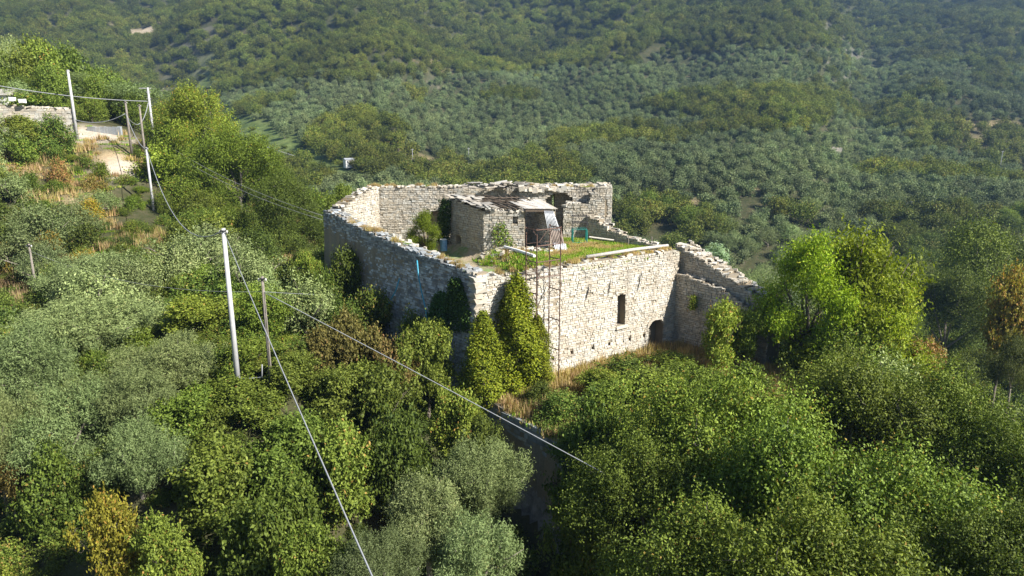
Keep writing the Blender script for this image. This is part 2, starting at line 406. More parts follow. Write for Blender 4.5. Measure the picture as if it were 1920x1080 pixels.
for s in range(3):
    lib('olive_mid', 90+s, 2.9, 4.4, 18, 1300, 7, .19, .20, .09, F_OLIVE, bark=M_BARKL, single=True, base=.15, lob=(.24, .42), nlimb=4)
    lib('oak_mid', 100+s, 3.4, 5.2, 20, 1500, 7, .21, .20, .12, F_OAK, single=True, base=.13, lob=(.24, .4), nlimb=4)
    lib('olive_far', 110+s, 2.9, 4.4, 12, 520, 6, .26, .30, .20, F_FOLIVE, bark=M_BARKL, single=True, base=.15, nlimb=2)
    lib('oak_far', 120+s, 3.8, 6.0, 16, 640, 6, .32, .36, .25, F_FOAK, single=True, base=.14, nlimb=2)
    lib('bush_mid', 130+s, 1.7, 2.1, 12, 620, 7, .16, .17, .10, F_BUSH, single=True, zlow=.1, base=.05, nlimb=2)
lib('yellow_mid', 140, 1.9, 2.2, 12, 600, 7, .16, .17, .10, F_YEL, single=True, zlow=.1, base=.05, nlimb=2)
lib('broad_mid', 141, 2.0, 2.8, 12, 650, 7, .16, .20, .12, F_BROAD, single=True, zlow=.15, base=.05, nlimb=2)
lib('red_mid', 142, 1.8, 2.2, 12, 600, 7, .16, .19, .11, F_RED, single=True, zlow=.1, base=.05, nlimb=2)
lib('green_far', 143, 3.2, 5.0, 12, 460, 6, .30, .34, .24, F_BROAD, single=True, base=.14, nlimb=2)
# columnar evergreens
def column(key, seed, H, Rb, ntw):
    rs = np.random.RandomState(seed)
    z = rs.rand(ntw)**1.15; a = rs.rand(ntw)*2*math.pi
    prof = Rb*np.clip(np.minimum(1, .6+1.3*z)*(1-z**1.7)**.72, .04, 9)
    prof *= 1+.26*np.sin(a*3+z*9)+.20*np.sin(a*5-z*19)*np.sin(z*31+a*2)
    r = prof*(.6+.42*rs.rand(ntw)**.6)
    P = np.stack([r*np.cos(a), r*np.sin(a), z*H+.1], 1)
    D = np.stack([np.cos(a), np.sin(a), .5+0*a], 1)
    C = np.repeat(P, 7, 0)+rs.normal(size=(ntw*7, 3))*.1
    g = Geo(); g.tube([(0, 0, -.6), (0, 0, H*.4), (.05, 0, H*.9)], [.14, .1, .03], 7)
    LIB.setdefault(key, []).append((leafmesh(key, C, np.repeat(D, 7, 0), .13, .07, rs, F_CYP, .4), g.mesh(key+'_trunk', M_BARK, True), Rb, H))
column('cypress', 5, 7.0, 1.25, 3600); column('cypress', 6, 6.0, 1.2, 3000)

def plant(key, name, label, cat, loc, width, height, rz=0, group=None, var=0, parts=True):
    cm, tm, R0, H = LIB[key][var % len(LIB[key])]
    sx = width/(2*R0); sz = height/H
    if tm is None or not parts:
        o = link(bpy.data.objects.new(name, cm)); o.location = loc; o.rotation_euler = (0, 0, rz); o.scale = (sx, sx, sz)
        return tag(o, label, cat, group)
    hmax = {'cypress': 9, 'almond': 1.25, 'broad': 1.3, 'bush': 1.3, 'red': 1.5, 'yellow': 1.4, 'olive': 1.1}.get(key, .95)*width
    lift = max(0, height-hmax)
    if lift: sz = hmax/H
    r = empty(name, loc, rz); tag(r, label, cat, group)
    for nm_, me_ in (('trunk', tm), ('crown', cm)):
        c = link(bpy.data.objects.new(nm_, me_), r); c.scale = (sx, sx, sz); c.location = (0, 0, lift)
    if lift > .5:
        g = Geo(); g.tube([(0, 0, -.4), (.06, .03, lift*.5), (0, 0, lift+.1)], [.16, .13, .11], 6); g.build('stem', M_BARK, r, True)
    return r
def plant_at(key, name, label, cat, u, vt, Y, wpx, var=0, group=None, hmin=1.0, rz=None, sink=.3, parts=True):
    p = at(u, vt, Y); gz = g1(p.x, p.y)
    h = max(hmin, p.z-gz+sink); w = wpx/FPX*(Y*1.02)
    return plant(key, name, label, cat, (p.x, p.y, gz-sink), w, h, random.uniform(0, 6.28) if rz is None else rz, group, var, parts)

def scatter(name, P, rot, scl, idx, protos, label=None, cat=None, group=None):
    """one object: protos instanced on points"""
    me = bpy.data.meshes.new(name); me.vertices.add(len(P)); me.vertices.foreach_set('co', np.asarray(P, np.float32).ravel())
    for nm, ty, arr in (('rot', 'FLOAT_VECTOR', rot), ('scl', 'FLOAT_VECTOR', scl), ('idx', 'INT', idx)):
        a = me.attributes.new(nm, ty, 'POINT')
        a.data.foreach_set('vector' if ty == 'FLOAT_VECTOR' else 'value', np.asarray(arr, np.int32 if ty == 'INT' else np.float32).ravel())
    o = link(bpy.data.objects.new(name, me))
    col = bpy.data.collections.new(name+'_kinds')
    for i, pm in enumerate(protos):
        col.objects.link(bpy.data.objects.new('%s_kind_%02d' % (name, i), pm))
    t = bpy.data.node_groups.new(name, 'GeometryNodeTree')
    t.interface.new_socket('Geometry', in_out='INPUT', socket_type='NodeSocketGeometry')
    t.interface.new_socket('Geometry', in_out='OUTPUT', socket_type='NodeSocketGeometry')
    gi = t.nodes.new('NodeGroupInput'); go = t.nodes.new('NodeGroupOutput')
    ci = t.nodes.new('GeometryNodeCollectionInfo'); ci.inputs[0].default_value = col
    ci.inputs['Separate Children'].default_value = True; ci.inputs['Reset Children'].default_value = True
    ip = t.nodes.new('GeometryNodeInstanceOnPoints')
    def attr(nm, ty):
        a = t.nodes.new('GeometryNodeInputNamedAttribute'); a.data_type = ty; a.inputs[0].default_value = nm; return a.outputs[0]
    mp = t.nodes.new('GeometryNodeMeshToPoints')
    t.links.new(gi.outputs[0], mp.inputs[0]); t.links.new(mp.outputs[0], ip.inputs['Points'])
    t.links.new(ci.outputs[0], ip.inputs['Instance']); ip.inputs['Pick Instance'].default_value = True
    t.links.new(attr('idx', 'INT'), ip.inputs['Instance Index'])
    e2r = t.nodes.new('FunctionNodeEulerToRotation'); t.links.new(attr('rot', 'FLOAT_VECTOR'), e2r.inputs[0])
    t.links.new(e2r.outputs[0], ip.inputs['Rotation']); t.links.new(attr('scl', 'FLOAT_VECTOR'), ip.inputs['Scale'])
    t.links.new(ip.outputs[0], go.inputs[0])
    md = o.modifiers.new('scatter', 'NODES'); md.node_group = t
    return tag(o, label, cat, group, 'stuff')

# ------------------------------------------------------------------ the ground sheet
def grid_lines(segs):
    out = [segs[0][0]]
    for a, b, st in segs:
        n = max(1, int(round((b-a)/st))); out += list(a+(b-a)*np.arange(1, n+1)/n)
    return np.array(out)
gx = grid_lines([(-1500,-500,60),(-500,-140,14),(-140,-60,3),(-60,-22,1.2),(-22,24,.45),(24,60,1.5),(60,140,4),(140,500,14),(500,1500,60)])
gy = grid_lines([(-60,8,4),(8,22,1.2),(22,64,.45),(64,110,1.6),(110,200,4),(200,520,9),(520,900,16),(900,1900,50)])
X, Y = np.meshgrid(gx, gy)
Z = G(X.ravel(), Y.ravel()).reshape(X.shape)
def ground():
    ny, nx = X.shape
    V = np.stack([X, Y, Z], -1).reshape(-1, 3).astype(np.float32)
    i = np.arange(nx-1)[None]+np.arange(ny-1)[:, None]*nx
    F = np.stack([i, i+1, i+1+nx, i+nx], -1).reshape(-1, 4).astype(np.int32)
    me = bpy.data.meshes.new('ground'); me.vertices.add(len(V)); me.vertices.foreach_set('co', V.ravel())
    me.loops.add(F.size); me.loops.foreach_set('vertex_index', F.ravel())
    me.polygons.add(len(F)); me.polygons.foreach_set('loop_start', np.arange(0, F.size, 4, dtype=np.int32))
    me.polygons.foreach_set('use_smooth', np.ones(len(F), bool))
    # r: dry straw / bare soil, g: pale road or rock, b: rock
    def blob(cx, cy, rx, ry): return np.exp(-(((V[:, 0]-cx)/rx)**2+((V[:, 1]-cy)/ry)**2)**1.5)
    dry = np.zeros(len(V)); pale = np.zeros(len(V))
    for (u, v, yy, a, b) in BARE: p = at(u, v, yy); dry = np.maximum(dry, blob(p.x, p.y, a, b))
    for (u, v, yy, a, b) in PALE: p = at(u, v, yy); pale = np.maximum(pale, blob(p.x, p.y, a, b))
    sd = sdist(V[:, 0], V[:, 1]); dry = np.maximum(dry, np.clip(.4-sd/4, 0, 1)*.95)
    pu, pv_, _f = project(V[:, 0].astype(float), V[:, 1].astype(float), V[:, 2].astype(float))
    md = np.exp(-((pu-np.interp(pv_, [100, 180, 240, 320], [385, 385, 470, 660]))/np.interp(pv_, [100, 180, 240, 320], [18, 22, 70, 50]))**2)*.8*(pv_ > 100)*(pv_ < 330)*(V[:, 1] > 125)
    a = me.color_attributes.new('tint', 'FLOAT_COLOR', 'POINT')
    a.data.foreach_set('color', np.stack([dry, pale, md, 0*dry+1], 1).astype(np.float32).ravel())
    me.update(calc_edges=True)
    m, n, o = newmat('hill_soil'); b = N(n, 'ShaderNodeBsdfPrincipled'); n.links.new(b.outputs[0], o.inputs[0])
    b.inputs['Roughness'].default_value = .95; b.inputs['Specular IOR Level'].default_value = .1
    at_ = N(n, 'ShaderNodeAttribute'); at_.attribute_name = 'tint'
    sp = N(n, 'ShaderNodeSeparateColor'); n.links.new(at_.outputs[0], sp.inputs[0])
    c = ramp(n, noise(n, .12, 6, .65), [(.38, (.03, .042, .015)), (.58, (.055, .06, .025)), (.76, (.15, .11, .065))])
    c = mixc(n, ramp(n, noise(n, .9, 5, .7), [(.4, (0, 0, 0)), (.7, (.8, .8, .8))]), c, (.10, .085, .05))
    c = mixc(n, sp.outputs[0], c, ramp(n, noise(n, 1.3, 6, .7), [(.35, (.30, .22, .13)), (.6, (.42, .32, .19))]))
    c = mixc(n, sp.outputs[1], c, ramp(n, noise(n, .8, 6, .7), [(.35, (.40, .32, .25)), (.6, (.52, .46, .38))]))
    c = mixc(n, sp.outputs[2], c, ramp(n, noise(n, .3, 5, .6), [(.35, (.08, .13, .03)), (.65, (.20, .26, .08))]))
    g = N(n, 'ShaderNodeNewGeometry'); sx = N(n, 'ShaderNodeSeparateXYZ'); n.links.new(g.outputs['True Normal'], sx.inputs[0])
    steep = ramp(n, sx.outputs[2], [(.45, (1, 1, 1)), (.72, (0, 0, 0))])
    c = mixc(n, steep, c, ramp(n, noise(n, 1.6, 6, .7), [(.35, (.14, .13, .12)), (.65, (.32, .30, .27))]))
    n.links.new(c, b.inputs['Base Color'])
    bp = N(n, 'ShaderNodeBump'); bp.inputs['Strength'].default_value = .8; bp.inputs['Distance'].default_value = .25
    n.links.new(noise(n, 2.2, 8, .7), bp.inputs['Height']); n.links.new(bp.outputs[0], b.inputs['Normal'])
    me.materials.append(m); o = link(bpy.data.objects.new('ground', me))
    return tag(o, 'olive terraces and scrub covered hillsides falling into the valley', 'ground', None, 'structure')
BARE = [(215,328,88,2.2,2.6),(160,390,76,2.4,3),(232,500,55,1.4,1.5),(30,298,80,3,2),(1580,300,213,12,4),
        (1640,308,207,9,3.5),(1390,330,197,5,3),(1450,400,185,5,2),(1680,490,125,7,4),(800,290,262,9,5),(1230,360,190,5,3),(1300,385,190,5,2),
        (270,12,640,22,12),(820,125,470,16,5),(1850,200,330,20,5),(1830,225,310,14,5)]
PALE = [(160,235,93,4.5,3),(190,240,94,5,2),(225,345,86,2.2,3),(268,14,640,16,10),(1540,280,215,9,2.5)]
ground()

# ------------------------------------------------------------------ the ruined castle
random.seed(11)
def V2(a): return Vector((a[0], a[1], 0))
def on_plane(u, v, p, nrm, off=0.0):
    d = Vector(ray(u, v)); n_ = Vector((nrm[0], nrm[1], 0)); p = Vector((p[0], p[1], 0))+n_*off
    t = (p-Vector((0, 0, 0))).dot(n_)/d.dot(n_)
    return Vector((0, 0, CAMZ))+d*t
def on_level(u, v, z):
    d = Vector(ray(u, v)); t = (z-CAMZ)/d.z; return Vector((0, 0, CAMZ))+d*t
CAST_BASE = Vector((-1, 50, 0))
castle = empty('castle_ruin', CAST_BASE)
tag(castle, 'roofless ruined stone castle on the spur, sunlit facade with a door, broken wall tops', 'castle ruin')
COPE = []
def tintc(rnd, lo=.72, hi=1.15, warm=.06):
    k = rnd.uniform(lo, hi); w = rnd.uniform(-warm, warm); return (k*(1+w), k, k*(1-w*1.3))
def wall(name, p0, p1, thick, top, zb, mat=M_STONE, opens=(), seed=1, hs=(.10, .21), ls=(.15, .44), batter=0.0, sides=(1, 1), cope=1.0, lo=.72, hi=1.15,
         parent=None, base=None, rag=.10, depth=None, mort=M_MORT, ends=(1, 1), label=None):
    rnd = random.Random(seed); parent = parent or castle; base = CAST_BASE if base is None else base
    p0, p1 = V2(p0), V2(p1); d = (p1-p0); Ln = d.length; d.normalize(); n = Vector((d.y, -d.x, 0))
    ss = [t[0] for t in top]; zs = [t[1] for t in top]
    ztop = lambda s: float(np.interp(s, ss, zs))
    off = lambda z: batter*max(0, (max(zs)-z-2.5))
    P = lambda s, o, z: p0+d*s+n*o+Vector((0, 0, z))
    def ospan(s):
        r = []
        for (a, b, z0, z1, arch, dep) in opens:
            if a <= s <= b:
                zz = z1
                if arch: zz = z1-arch*(1-math.sqrt(max(0, 1-((s-(a+b)/2)/((b-a)/2))**2)))
                r.append((z0, zz, dep))
        return r
    # core
    g = Geo(); cuts = {0.0, Ln}
    k = int(Ln/.42)+1
    for i in range(1, k): cuts.add(Ln*i/k)
    for (a, b, z0, z1, arch, dep) in opens:
        m = 8 if arch else 1
        cuts = {c for c in cuts if not (a-.02 < c < b+.02)} | {a+(b-a)*i/m for i in range(m+1)}
    cuts = sorted(cuts)
    ins = .05
    for a, b in zip(cuts, cuts[1:]):
        if b-a < 1e-4: continue
        mid = (a+b)/2; zt = ztop(mid)+rnd.uniform(-rag, rag)-.04
        spans = ospan(mid); z = zb
        pieces = []
        for (z0, z1, dep) in sorted(spans):
            if z0 > z: pieces.append((z, min(z0, zt), 0))
            if dep < thick: pieces.append((z0, min(z1, zt), dep))
            z = z1
        if z < zt: pieces.append((z, zt, 0))
        for (za, zc, dep) in pieces:
            if zc <= za: continue
            oa, ob = (-ins+off(za), -ins+off(zc)) if not dep else (-dep, -dep)
            g.box8([P(a, oa, za), P(a, -thick+ins, za), P(b, -thick+ins, za), P(b, oa, za),
                    P(a, ob, zc), P(a, -thick+ins, zc), P(b, -thick+ins, zc), P(b, ob, zc)], tintc(rnd, .8, 1))
    w = g.build(name, mort, parent); w.location = -base
    if label: w['label'] = label
    # facing stones, both sides
    f = Geo()
    for side in (0, 1):
        if not sides[side]: continue
        sg = 1 if side == 0 else -1; o0 = 0 if side == 0 else -thick
        z = zb
        while z < max(zs)+.15:
            h = rnd.uniform(*hs); s = -rnd.uniform(0, .2)*ends[0]
            while s < Ln:
                l = rnd.uniform(*ls)
                if rnd.random() < .1: l *= 1.5
                e = s+l; c = (s+e)/2
                if z+h*.5 < ztop(min(max(c, 0), Ln))+rnd.uniform(-.05, .07):
                    a, b = max(s, -.03), min(e, Ln+.03)
                    ok = True; zt = z+h
                    for (oa, ob_, z0, z1, arch, dep) in opens:
                        if z+h*.6 > z0 and z < z1 and b > oa and a < ob_:
                            if arch and z+h*.5 > z1-arch:
                                sp = ospan(min(max(c, oa), ob_)); 
                                if sp and z+h*.4 >= sp[0][1]: continue
                                if a < oa and b-oa < .5*(b-a): b = oa
                                elif b > ob_ and ob_-a < .5*(b-a): a = ob_
                                else: ok = False
                            elif a < oa: b = oa
                            elif b > ob_: a = ob_
                            else: ok = False
                    if ok and b-a > .06:
                        q = rnd.uniform(.0, .045) if rnd.random() > .06 else rnd.uniform(-.04, -.02)
                        j = lambda m=.018: rnd.uniform(-m, m)
                        i_ = -.18
                        ob0, ob1 = (off(z), off(zt)) if side == 0 else (0, 0)
                        gp = .017
                        pts = []
                        for (zz, oo) in ((z+gp, ob0), (zt-gp, ob1)):
                            pts += [P(a+gp+j(), o0+sg*(q+j()+oo), zz+j()), P(a+gp, o0+sg*i_, zz), P(b-gp, o0+sg*i_, zz), P(b-gp+j(), o0+sg*(q+j()+oo), zz+j())]
                        if side == 1: pts = [pts[3], pts[2], pts[1], pts[0], pts[7], pts[6], pts[5], pts[4]]
                        f.box8(pts, tintc(rnd, lo, hi), skip=(3,))
                s = e
            z += h
    st = f.build('facing_stones', mat, w); st['kind'] = 'stuff'
    for dd in ('batter',): pass
    # loose coping
    m = int(Ln*3.2*cope*max(1, thick))
    for i in range(m):
        s = rnd.uniform(0, Ln); o = rnd.uniform(-thick+.05, -.05)
        sz = (rnd.uniform(.2, .5), rnd.uniform(.18, .38), rnd.uniform(.07, .18))
        COPE.append((P(s, o, ztop(s)+sz[2]*.35), sz, rnd.uniform(0, 3.14), mat, w, base))
    return w

A, B, Cc, E, D = (-2.14, 40.0), (12.5, 50.25), (-15.15, 54.8), (-13.1, 61.7), (8.5, 61.0)
fd = (Vector(B+(0,))-Vector(A+(0,))).normalized(); fn = Vector((fd.y, -fd.x, 0)); FL = (Vector(B+(0,))-Vector(A+(0,))).length
def fs(u, v): p = on_plane(u, v, A, fn); return (p-V2(A)).dot(fd), p.z
wl, wr = fs(1157, 580)[0], fs(1171.5, 580)[0]; wt, wb = fs(1164, 552)[1], fs(1163, 610)[1]
dl, dr = fs(1214, 640)[0], fs(1240.5, 640)[0]; dt = fs(1227, 600)[1]
opens = [(wl, wr, wb, wt, .12, .55), (dl, dr, -.2, dt, .42, .7)]
for (u, v) in ((1071, 661), (1110, 653), (1141, 645), (1179, 636), (1206, 629), (1035, 672)):
    s, z = fs(u, v); opens.append((s-.11, s+.11, z-.11, z+.13, 0, .35))
front = wall('front_wall', A, B, 1.1, [(0, 7.55), (1, 7.35), (3, 7.1), (6, 7.2), (9, 7.35), (14, 7.35), (FL-.5, 7.4), (FL, 7.1)], -1.2, M_STONE, opens, 3, batter=.02, sides=(1, 0), hi=1.25, lo=.8, label='sunlit pale front wall with arched door and tall window')
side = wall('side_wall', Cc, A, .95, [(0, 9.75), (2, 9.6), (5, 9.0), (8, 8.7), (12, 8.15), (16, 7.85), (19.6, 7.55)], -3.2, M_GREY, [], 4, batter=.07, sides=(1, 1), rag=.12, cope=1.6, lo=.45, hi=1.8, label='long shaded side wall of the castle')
wall('side_wall', E, (-14.75, 55.6), 1.2, [(0, 11.0), (2, 10.9), (5, 10.2), (7.2, 9.75)], 3, M_STONE, [], 5, sides=(1, 1), rag=.14, hi=1.25)
aL = -5.0-(-13.1)
wall('rear_wall', E, (1.0, 60.8), 1.3, [(0, 11.0), (6, 11.05), (9, 11.1), (14.1, 11.15)], 3, M_STONE, [(5.3, 7.6, 5.0, 8.95, .8, .9)], 6, sides=(1, 1), hs=(.12, .22), cope=1.7, rag=.1, hi=1.25, label='rear wall with a low arch, slabs heaped on its top')
wall('rear_wall', (1.0, 60.85), D, 1.0, [(0, 11.3), (7.5, 11.35)], 3, M_STONE, [(2.55, 2.8, 8.9, 10.4, 0, 1.0)], 7, sides=(1, 1), cope=.6)
# tower: jamb wall left of the embrasure, arched alcove, stepped block in front
wall('tower_wall', (.6, 59.2), (7.0, 59.0), 1.0, [(0, 11.0), (3, 11.35), (6.4, 11.3)], 5, M_STONE, [(2.35, 4.6, 6.0, 10.75, .7, 1.2)], 8, sides=(1, 1), rag=.08, cope=1.3, label='tower wall opened by a deep arched embrasure')
wall('tower_wall', (4.35, 57.45), (6.95, 57.35), 1.3, [(0, 9.6), (.35, 9.95), (2.1, 10.0), (2.2, 10.9), (2.6, 11.2)], 5, M_STONE, [], 9, sides=(1, 1), hs=(.11, .2), cope=1.6)
wall('tower_wall', (6.95, 57.35), (8.35, 57.3), 1.3, [(0, 11.3), (1.4, 11.45)], 4, M_STONE, [(.85, 1.0, 8.9, 10.2, 0, .5)], 10, sides=(1, 1), hs=(.11, .2), label='tall lit tower corner with an arrow slit')
wall('tower_wall', (8.35, 57.32), (8.55, 61.0), .9, [(0, 11.45), (3.7, 11.4)], 2, M_STONE, [], 11, sides=(1, 1))
g = Geo(); rnd = random.Random(5)
for i in range(24):
    for j in range(6):
        if i > 12 and j < 1+(i % 3 == 0): continue
        g.box((.8+i*.31+rnd.uniform(-.1, .1), 59.1+j*.31, 11.02+rnd.uniform(-.12, .2)), (rnd.uniform(.28, .62), rnd.uniform(.3, .5), rnd.uniform(.12, .5)), Euler((rnd.uniform(-.15, .15), rnd.uniform(-.15, .15), rnd.uniform(-.4, .4))).to_matrix(), tintc(rnd), .12, rnd)
o = g.build('tower_vault', M_STONE, castle); o.location = -CAST_BASE
# parapet that steps down from the tower, facing left
wall('parapet_wall', (6.3, 57.1), (11.6, 51.9), .8, [(0, 8.9), (1.1, 8.85), (1.2, 8.45), (2.0, 8.4), (2.1, 8.1), (3.4, 8.0), (3.5, 7.75), (5, 7.55), (5.1, 7.4), (7.3, 7.3)], 4, M_STONE, [], 12, rag=.02, cope=.7)
# wing wall running down toward the camera from the corner
WB = Vector((12.35, 51.0, 0)); wd = Vector((.66, -.75, 0)).normalized()
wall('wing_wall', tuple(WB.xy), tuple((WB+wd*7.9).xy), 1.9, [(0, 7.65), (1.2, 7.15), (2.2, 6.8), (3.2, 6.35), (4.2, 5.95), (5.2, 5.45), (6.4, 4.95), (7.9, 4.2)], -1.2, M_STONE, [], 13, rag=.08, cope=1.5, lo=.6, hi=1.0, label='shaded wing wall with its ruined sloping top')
wall('wing_wall', tuple((WB+wd*.2-Vector((.5, .42, 0))).xy), tuple((WB+wd*7.0-Vector((.5, .42, 0))).xy), .6, [(0, 5.6), (2.6, 5.35), (4, 5.0), (5.5, 4.5), (6.8, 3.9)], -1, M_STONE, [], 14, rag=.02, cope=.5, lo=.55, hi=.95)

# courtyard floor
def court():
    xs = np.arange(-15, 13, .35); ys = np.arange(40, 61.5, .35); Xc, Yc = np.meshgrid(xs, ys)
    poly = [(-1.5, 41.0), (12.2, 50.9), (11.4, 52.2), (6.6, 57.0), (6.6, 61), (-13.0, 61.4), (-14.6, 55.1)]
    ins = np.zeros(Xc.shape, bool)
    for i in range(len(poly)):
        ax, ay = poly[i]; bx, by = poly[(i+1) % len(poly)]
        ins ^= ((ay > Yc) != (by > Yc)) & (Xc < (bx-ax)*(Yc-ay)/(by-ay+1e-9)+ax)
    d = (Xc+2.14)*.75+(Yc-40)*.66; s = -(Xc+2.14)*.66+(Yc-40)*.75
    z = 7.0+.14*(fbm(Xc, Yc)-.5)+.06*(fbm(Xc*4, Yc*4)-.5)
    left = 1/(1+np.exp((Xc+(Yc-52.9)*.72+2.6)*3))
    z = z-left*1.0
    ledge = np.clip(1-(d-1.3)/3.4, 0, 1)*np.clip((s-3)/4, 0, 1)
    z = z*(1-ledge)+ledge*(np.interp(s, [0, 10, 20], [7.3, 8.3, 9.3])+.35*(fbm(Xc*1.5, Yc*1.5)-.5))
    idx = -np.ones(Xc.shape, int); vv = []; ff = []
    ny, nx = Xc.shape
    for i in range(ny):
        for j in range(nx):
            if ins[i, j]: idx[i, j] = len(vv); vv.append((Xc[i, j], Yc[i, j], z[i, j]))
    for i in range(ny-1):
        for j in range(nx-1):
            q = (idx[i, j], idx[i, j+1], idx[i+1, j+1], idx[i+1, j])
            if min(q) >= 0: ff.append(q)
    me = bpy.data.meshes.new('courtyard'); me.from_pydata(vv, [], ff)
    me.polygons.foreach_set('use_smooth', [True]*len(ff))
    m, n, o = newmat('courtyard_soil'); b = N(n, 'ShaderNodeBsdfPrincipled'); n.links.new(b.outputs[0], o.inputs[0]); b.inputs['Roughness'].default_value = .95
    c = ramp(n, noise(n, .5, 5, .65), [(.40, (.34, .27, .18)), (.5, (.24, .22, .10)), (.58, (.13, .22, .05))])
    c = mixc(n, ramp(n, noise(n, 3, 5, .7), [(.45, (0, 0, 0)), (.7, (.7, .7, .7))]), c, (.42, .36, .26))
    n.links.new(c, b.inputs['Base Color']); bp = N(n, 'ShaderNodeBump'); bp.inputs['Distance'].default_value = .08; n.links.new(noise(n, 8, 6, .7), bp.inputs['Height']); n.links.new(bp.outputs[0], b.inputs['Normal'])
    me.materials.append(m)
    tag(link(bpy.data.objects.new('courtyard', me)), 'grassy raised courtyard inside the castle walls', 'courtyard', None, 'structure')
    return vv
COURT = court()
def courtz(x, y):
    best = min(COURT, key=lambda p: (p[0]-x)**2+(p[1]-y)**2); return best[2]

# inner house
F1, F2, K1, K2 = (-2.2, 52.9), (3.3, 52.4), (-5.2, 57.0), (1.4, 57.2)
wall('house_wall', F1, F2, .5, [(0, 9.85), (3, 9.9), (3.1, 9.95), (5.5, 9.95)], 6.6, M_STONE, [(2.25, 2.65, 8.95, 9.5, 0, .5), (3.2, 4.75, 6.6, 9.96, 0, .9)], 21, hs=(.12, .22), cope=.3, lo=.75, hi=1.2, rag=.02, label='lit front of the small inner house with a dark doorway')
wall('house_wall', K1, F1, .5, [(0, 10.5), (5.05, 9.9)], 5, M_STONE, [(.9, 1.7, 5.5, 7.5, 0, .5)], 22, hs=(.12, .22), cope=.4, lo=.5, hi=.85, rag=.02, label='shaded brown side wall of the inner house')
wall('house_wall', F2, K2, .5, [(0, 9.9), (5, 10.5)], 6.4, M_STONE, [], 23, cope=.3, rag=.02)
g = Geo(); g.box((2.0, 52.55, 9.99), (1.9, .5, .14), None, (1, 1, 1)); o = g.build('lintel', M_WOOD, castle); o.location = -CAST_BASE
def roofp(a, b, dz=0):
    p = Vector(F1+(10.02,)).lerp(Vector(F2+(10.02,)), a).lerp(Vector(K1+(10.62,)).lerp(Vector(K2+(10.62,)), a), b)
    p.z += dz; return p
rnd = random.Random(8); g = Geo()
for i in range(150):                     # fallen stones heaped inside the house, seen between the rafters
    a_, b_ = rnd.uniform(.12, .55), rnd.uniform(.15, .95); p = roofp(a_, b_); p.z = 9.0+rnd.uniform(-.3, .35)+b_*.4
    g.box(p, (rnd.uniform(.3, .7), rnd.uniform(.3, .6), rnd.uniform(.2, .5)), Euler((rnd.uniform(-.3, .3), rnd.uniform(-.3, .3), rnd.uniform(0, 3))).to_matrix(), tintc(rnd, .8, 1.2), .12, rnd)
o = g.build('fallen_stones', M_STONE, castle); o.location = -CAST_BASE; o['kind'] = 'stuff'
for i in range(10):                      # rafters from eave to rear
    a = .24+i*.075
    g = Geo(); g.tube([roofp(a, 0, .04), roofp(a+rnd.uniform(-.01, .01), 1, .04)], .055, 5)
    o = g.build('rafter', M_WOOD, castle); o.location = -CAST_BASE
for i, (a0, b0, a1, b1) in enumerate(((.15, .95, .62, .05), (.3, .98, .8, .1), (.42, .99, .86, .25), (.05, .7, .35, .02), (.2, .5, .75, .52), (.35, .75, .8, .78))):
    g = Geo(); g.tube([roofp(a0, b0, .14), roofp(a1, b1, .14)], .05, 5)
    o = g.build('rafter', M_WOOD, castle); o.location = -CAST_BASE
for (a, b) in [(a, b) for a in (.0, .05, .1, .15) for b in (.05, .28, .5, .72, .92)]+[(.22, .9), (.27, .78), (.2, .7)]:
    if rnd.random() < .2 and a > .05: continue
    g = Geo(); p = roofp(a+rnd.uniform(0, .03), b, .14+rnd.uniform(0, .08))
    g.box(p, (rnd.uniform(.5, .85), rnd.uniform(.6, 1.1), .05), Euler((rnd.uniform(-.05, .18), rnd.uniform(-.12, .12), rnd.uniform(.3, .9))).to_matrix(), tintc(rnd, .8, 1.2), .08, rnd)
    o = g.build('roof_slab', M_SLAB, castle); o.location = -CAST_BASE
for i in range(9):
    a = .56+i*.052
    g = Geo(); b1 = rnd.uniform(.32, .5)+.03*i
    p = [roofp(a, -.03, .13), roofp(a+.05, -.03, .13), roofp(a+.05, b1, .15), roofp(a, b1+.04, .15)]
    g.box8(p+[q+Vector((0, 0, .035)) for q in p], tintc(rnd, .85, 1.15)); o = g.build('roof_board', M_PLANK, castle); o.location = -CAST_BASE
# flat slabs heaped on the rear wall
for i in range(46):
    u = rnd.uniform(872, 992); q = at(u, rnd.uniform(347, 357), 60.3-rnd.uniform(0, .6))
    g = Geo(); g.box((q.x, q.y, 11.15+rnd.uniform(.0, .45)), (rnd.uniform(.5, 1.2), rnd.uniform(.3, .6), rnd.uniform(.05, .10)), Euler((rnd.uniform(-.2, .3), rnd.uniform(-.2, .2), rnd.uniform(-.5, .5))).to_matrix(), tintc(rnd, .7, 1.25), .1, rnd)
    o = g.build('stone_slab', M_SLAB, castle); o.location = -CAST_BASE
# rubble in the courtyard ledges and in front of the house
for i in range(420):
    if i < 230:
        s = rnd.uniform(3, 19); dd = rnd.uniform(1.0, 4.4)
        p = V2(A)+Vector((-.66, .75, 0))*s+Vector((.75, .66, 0))*dd
    elif i < 330: p = Vector((rnd.uniform(-2.6, 4.2), rnd.uniform(50.6, 52.3), 0))
    else: p = Vector((rnd.uniform(-12, -6), rnd.uniform(58.8, 60.2), 0))
    sz = (rnd.uniform(.15, .5), rnd.uniform(.15, .4), rnd.uniform(.08, .3))
    COPE.append((Vector((p.x, p.y, courtz(p.x, p.y)+sz[2]*.3)), sz, rnd.uniform(0, 3.1), M_STONE, side if i < 230 else front, CAST_BASE))
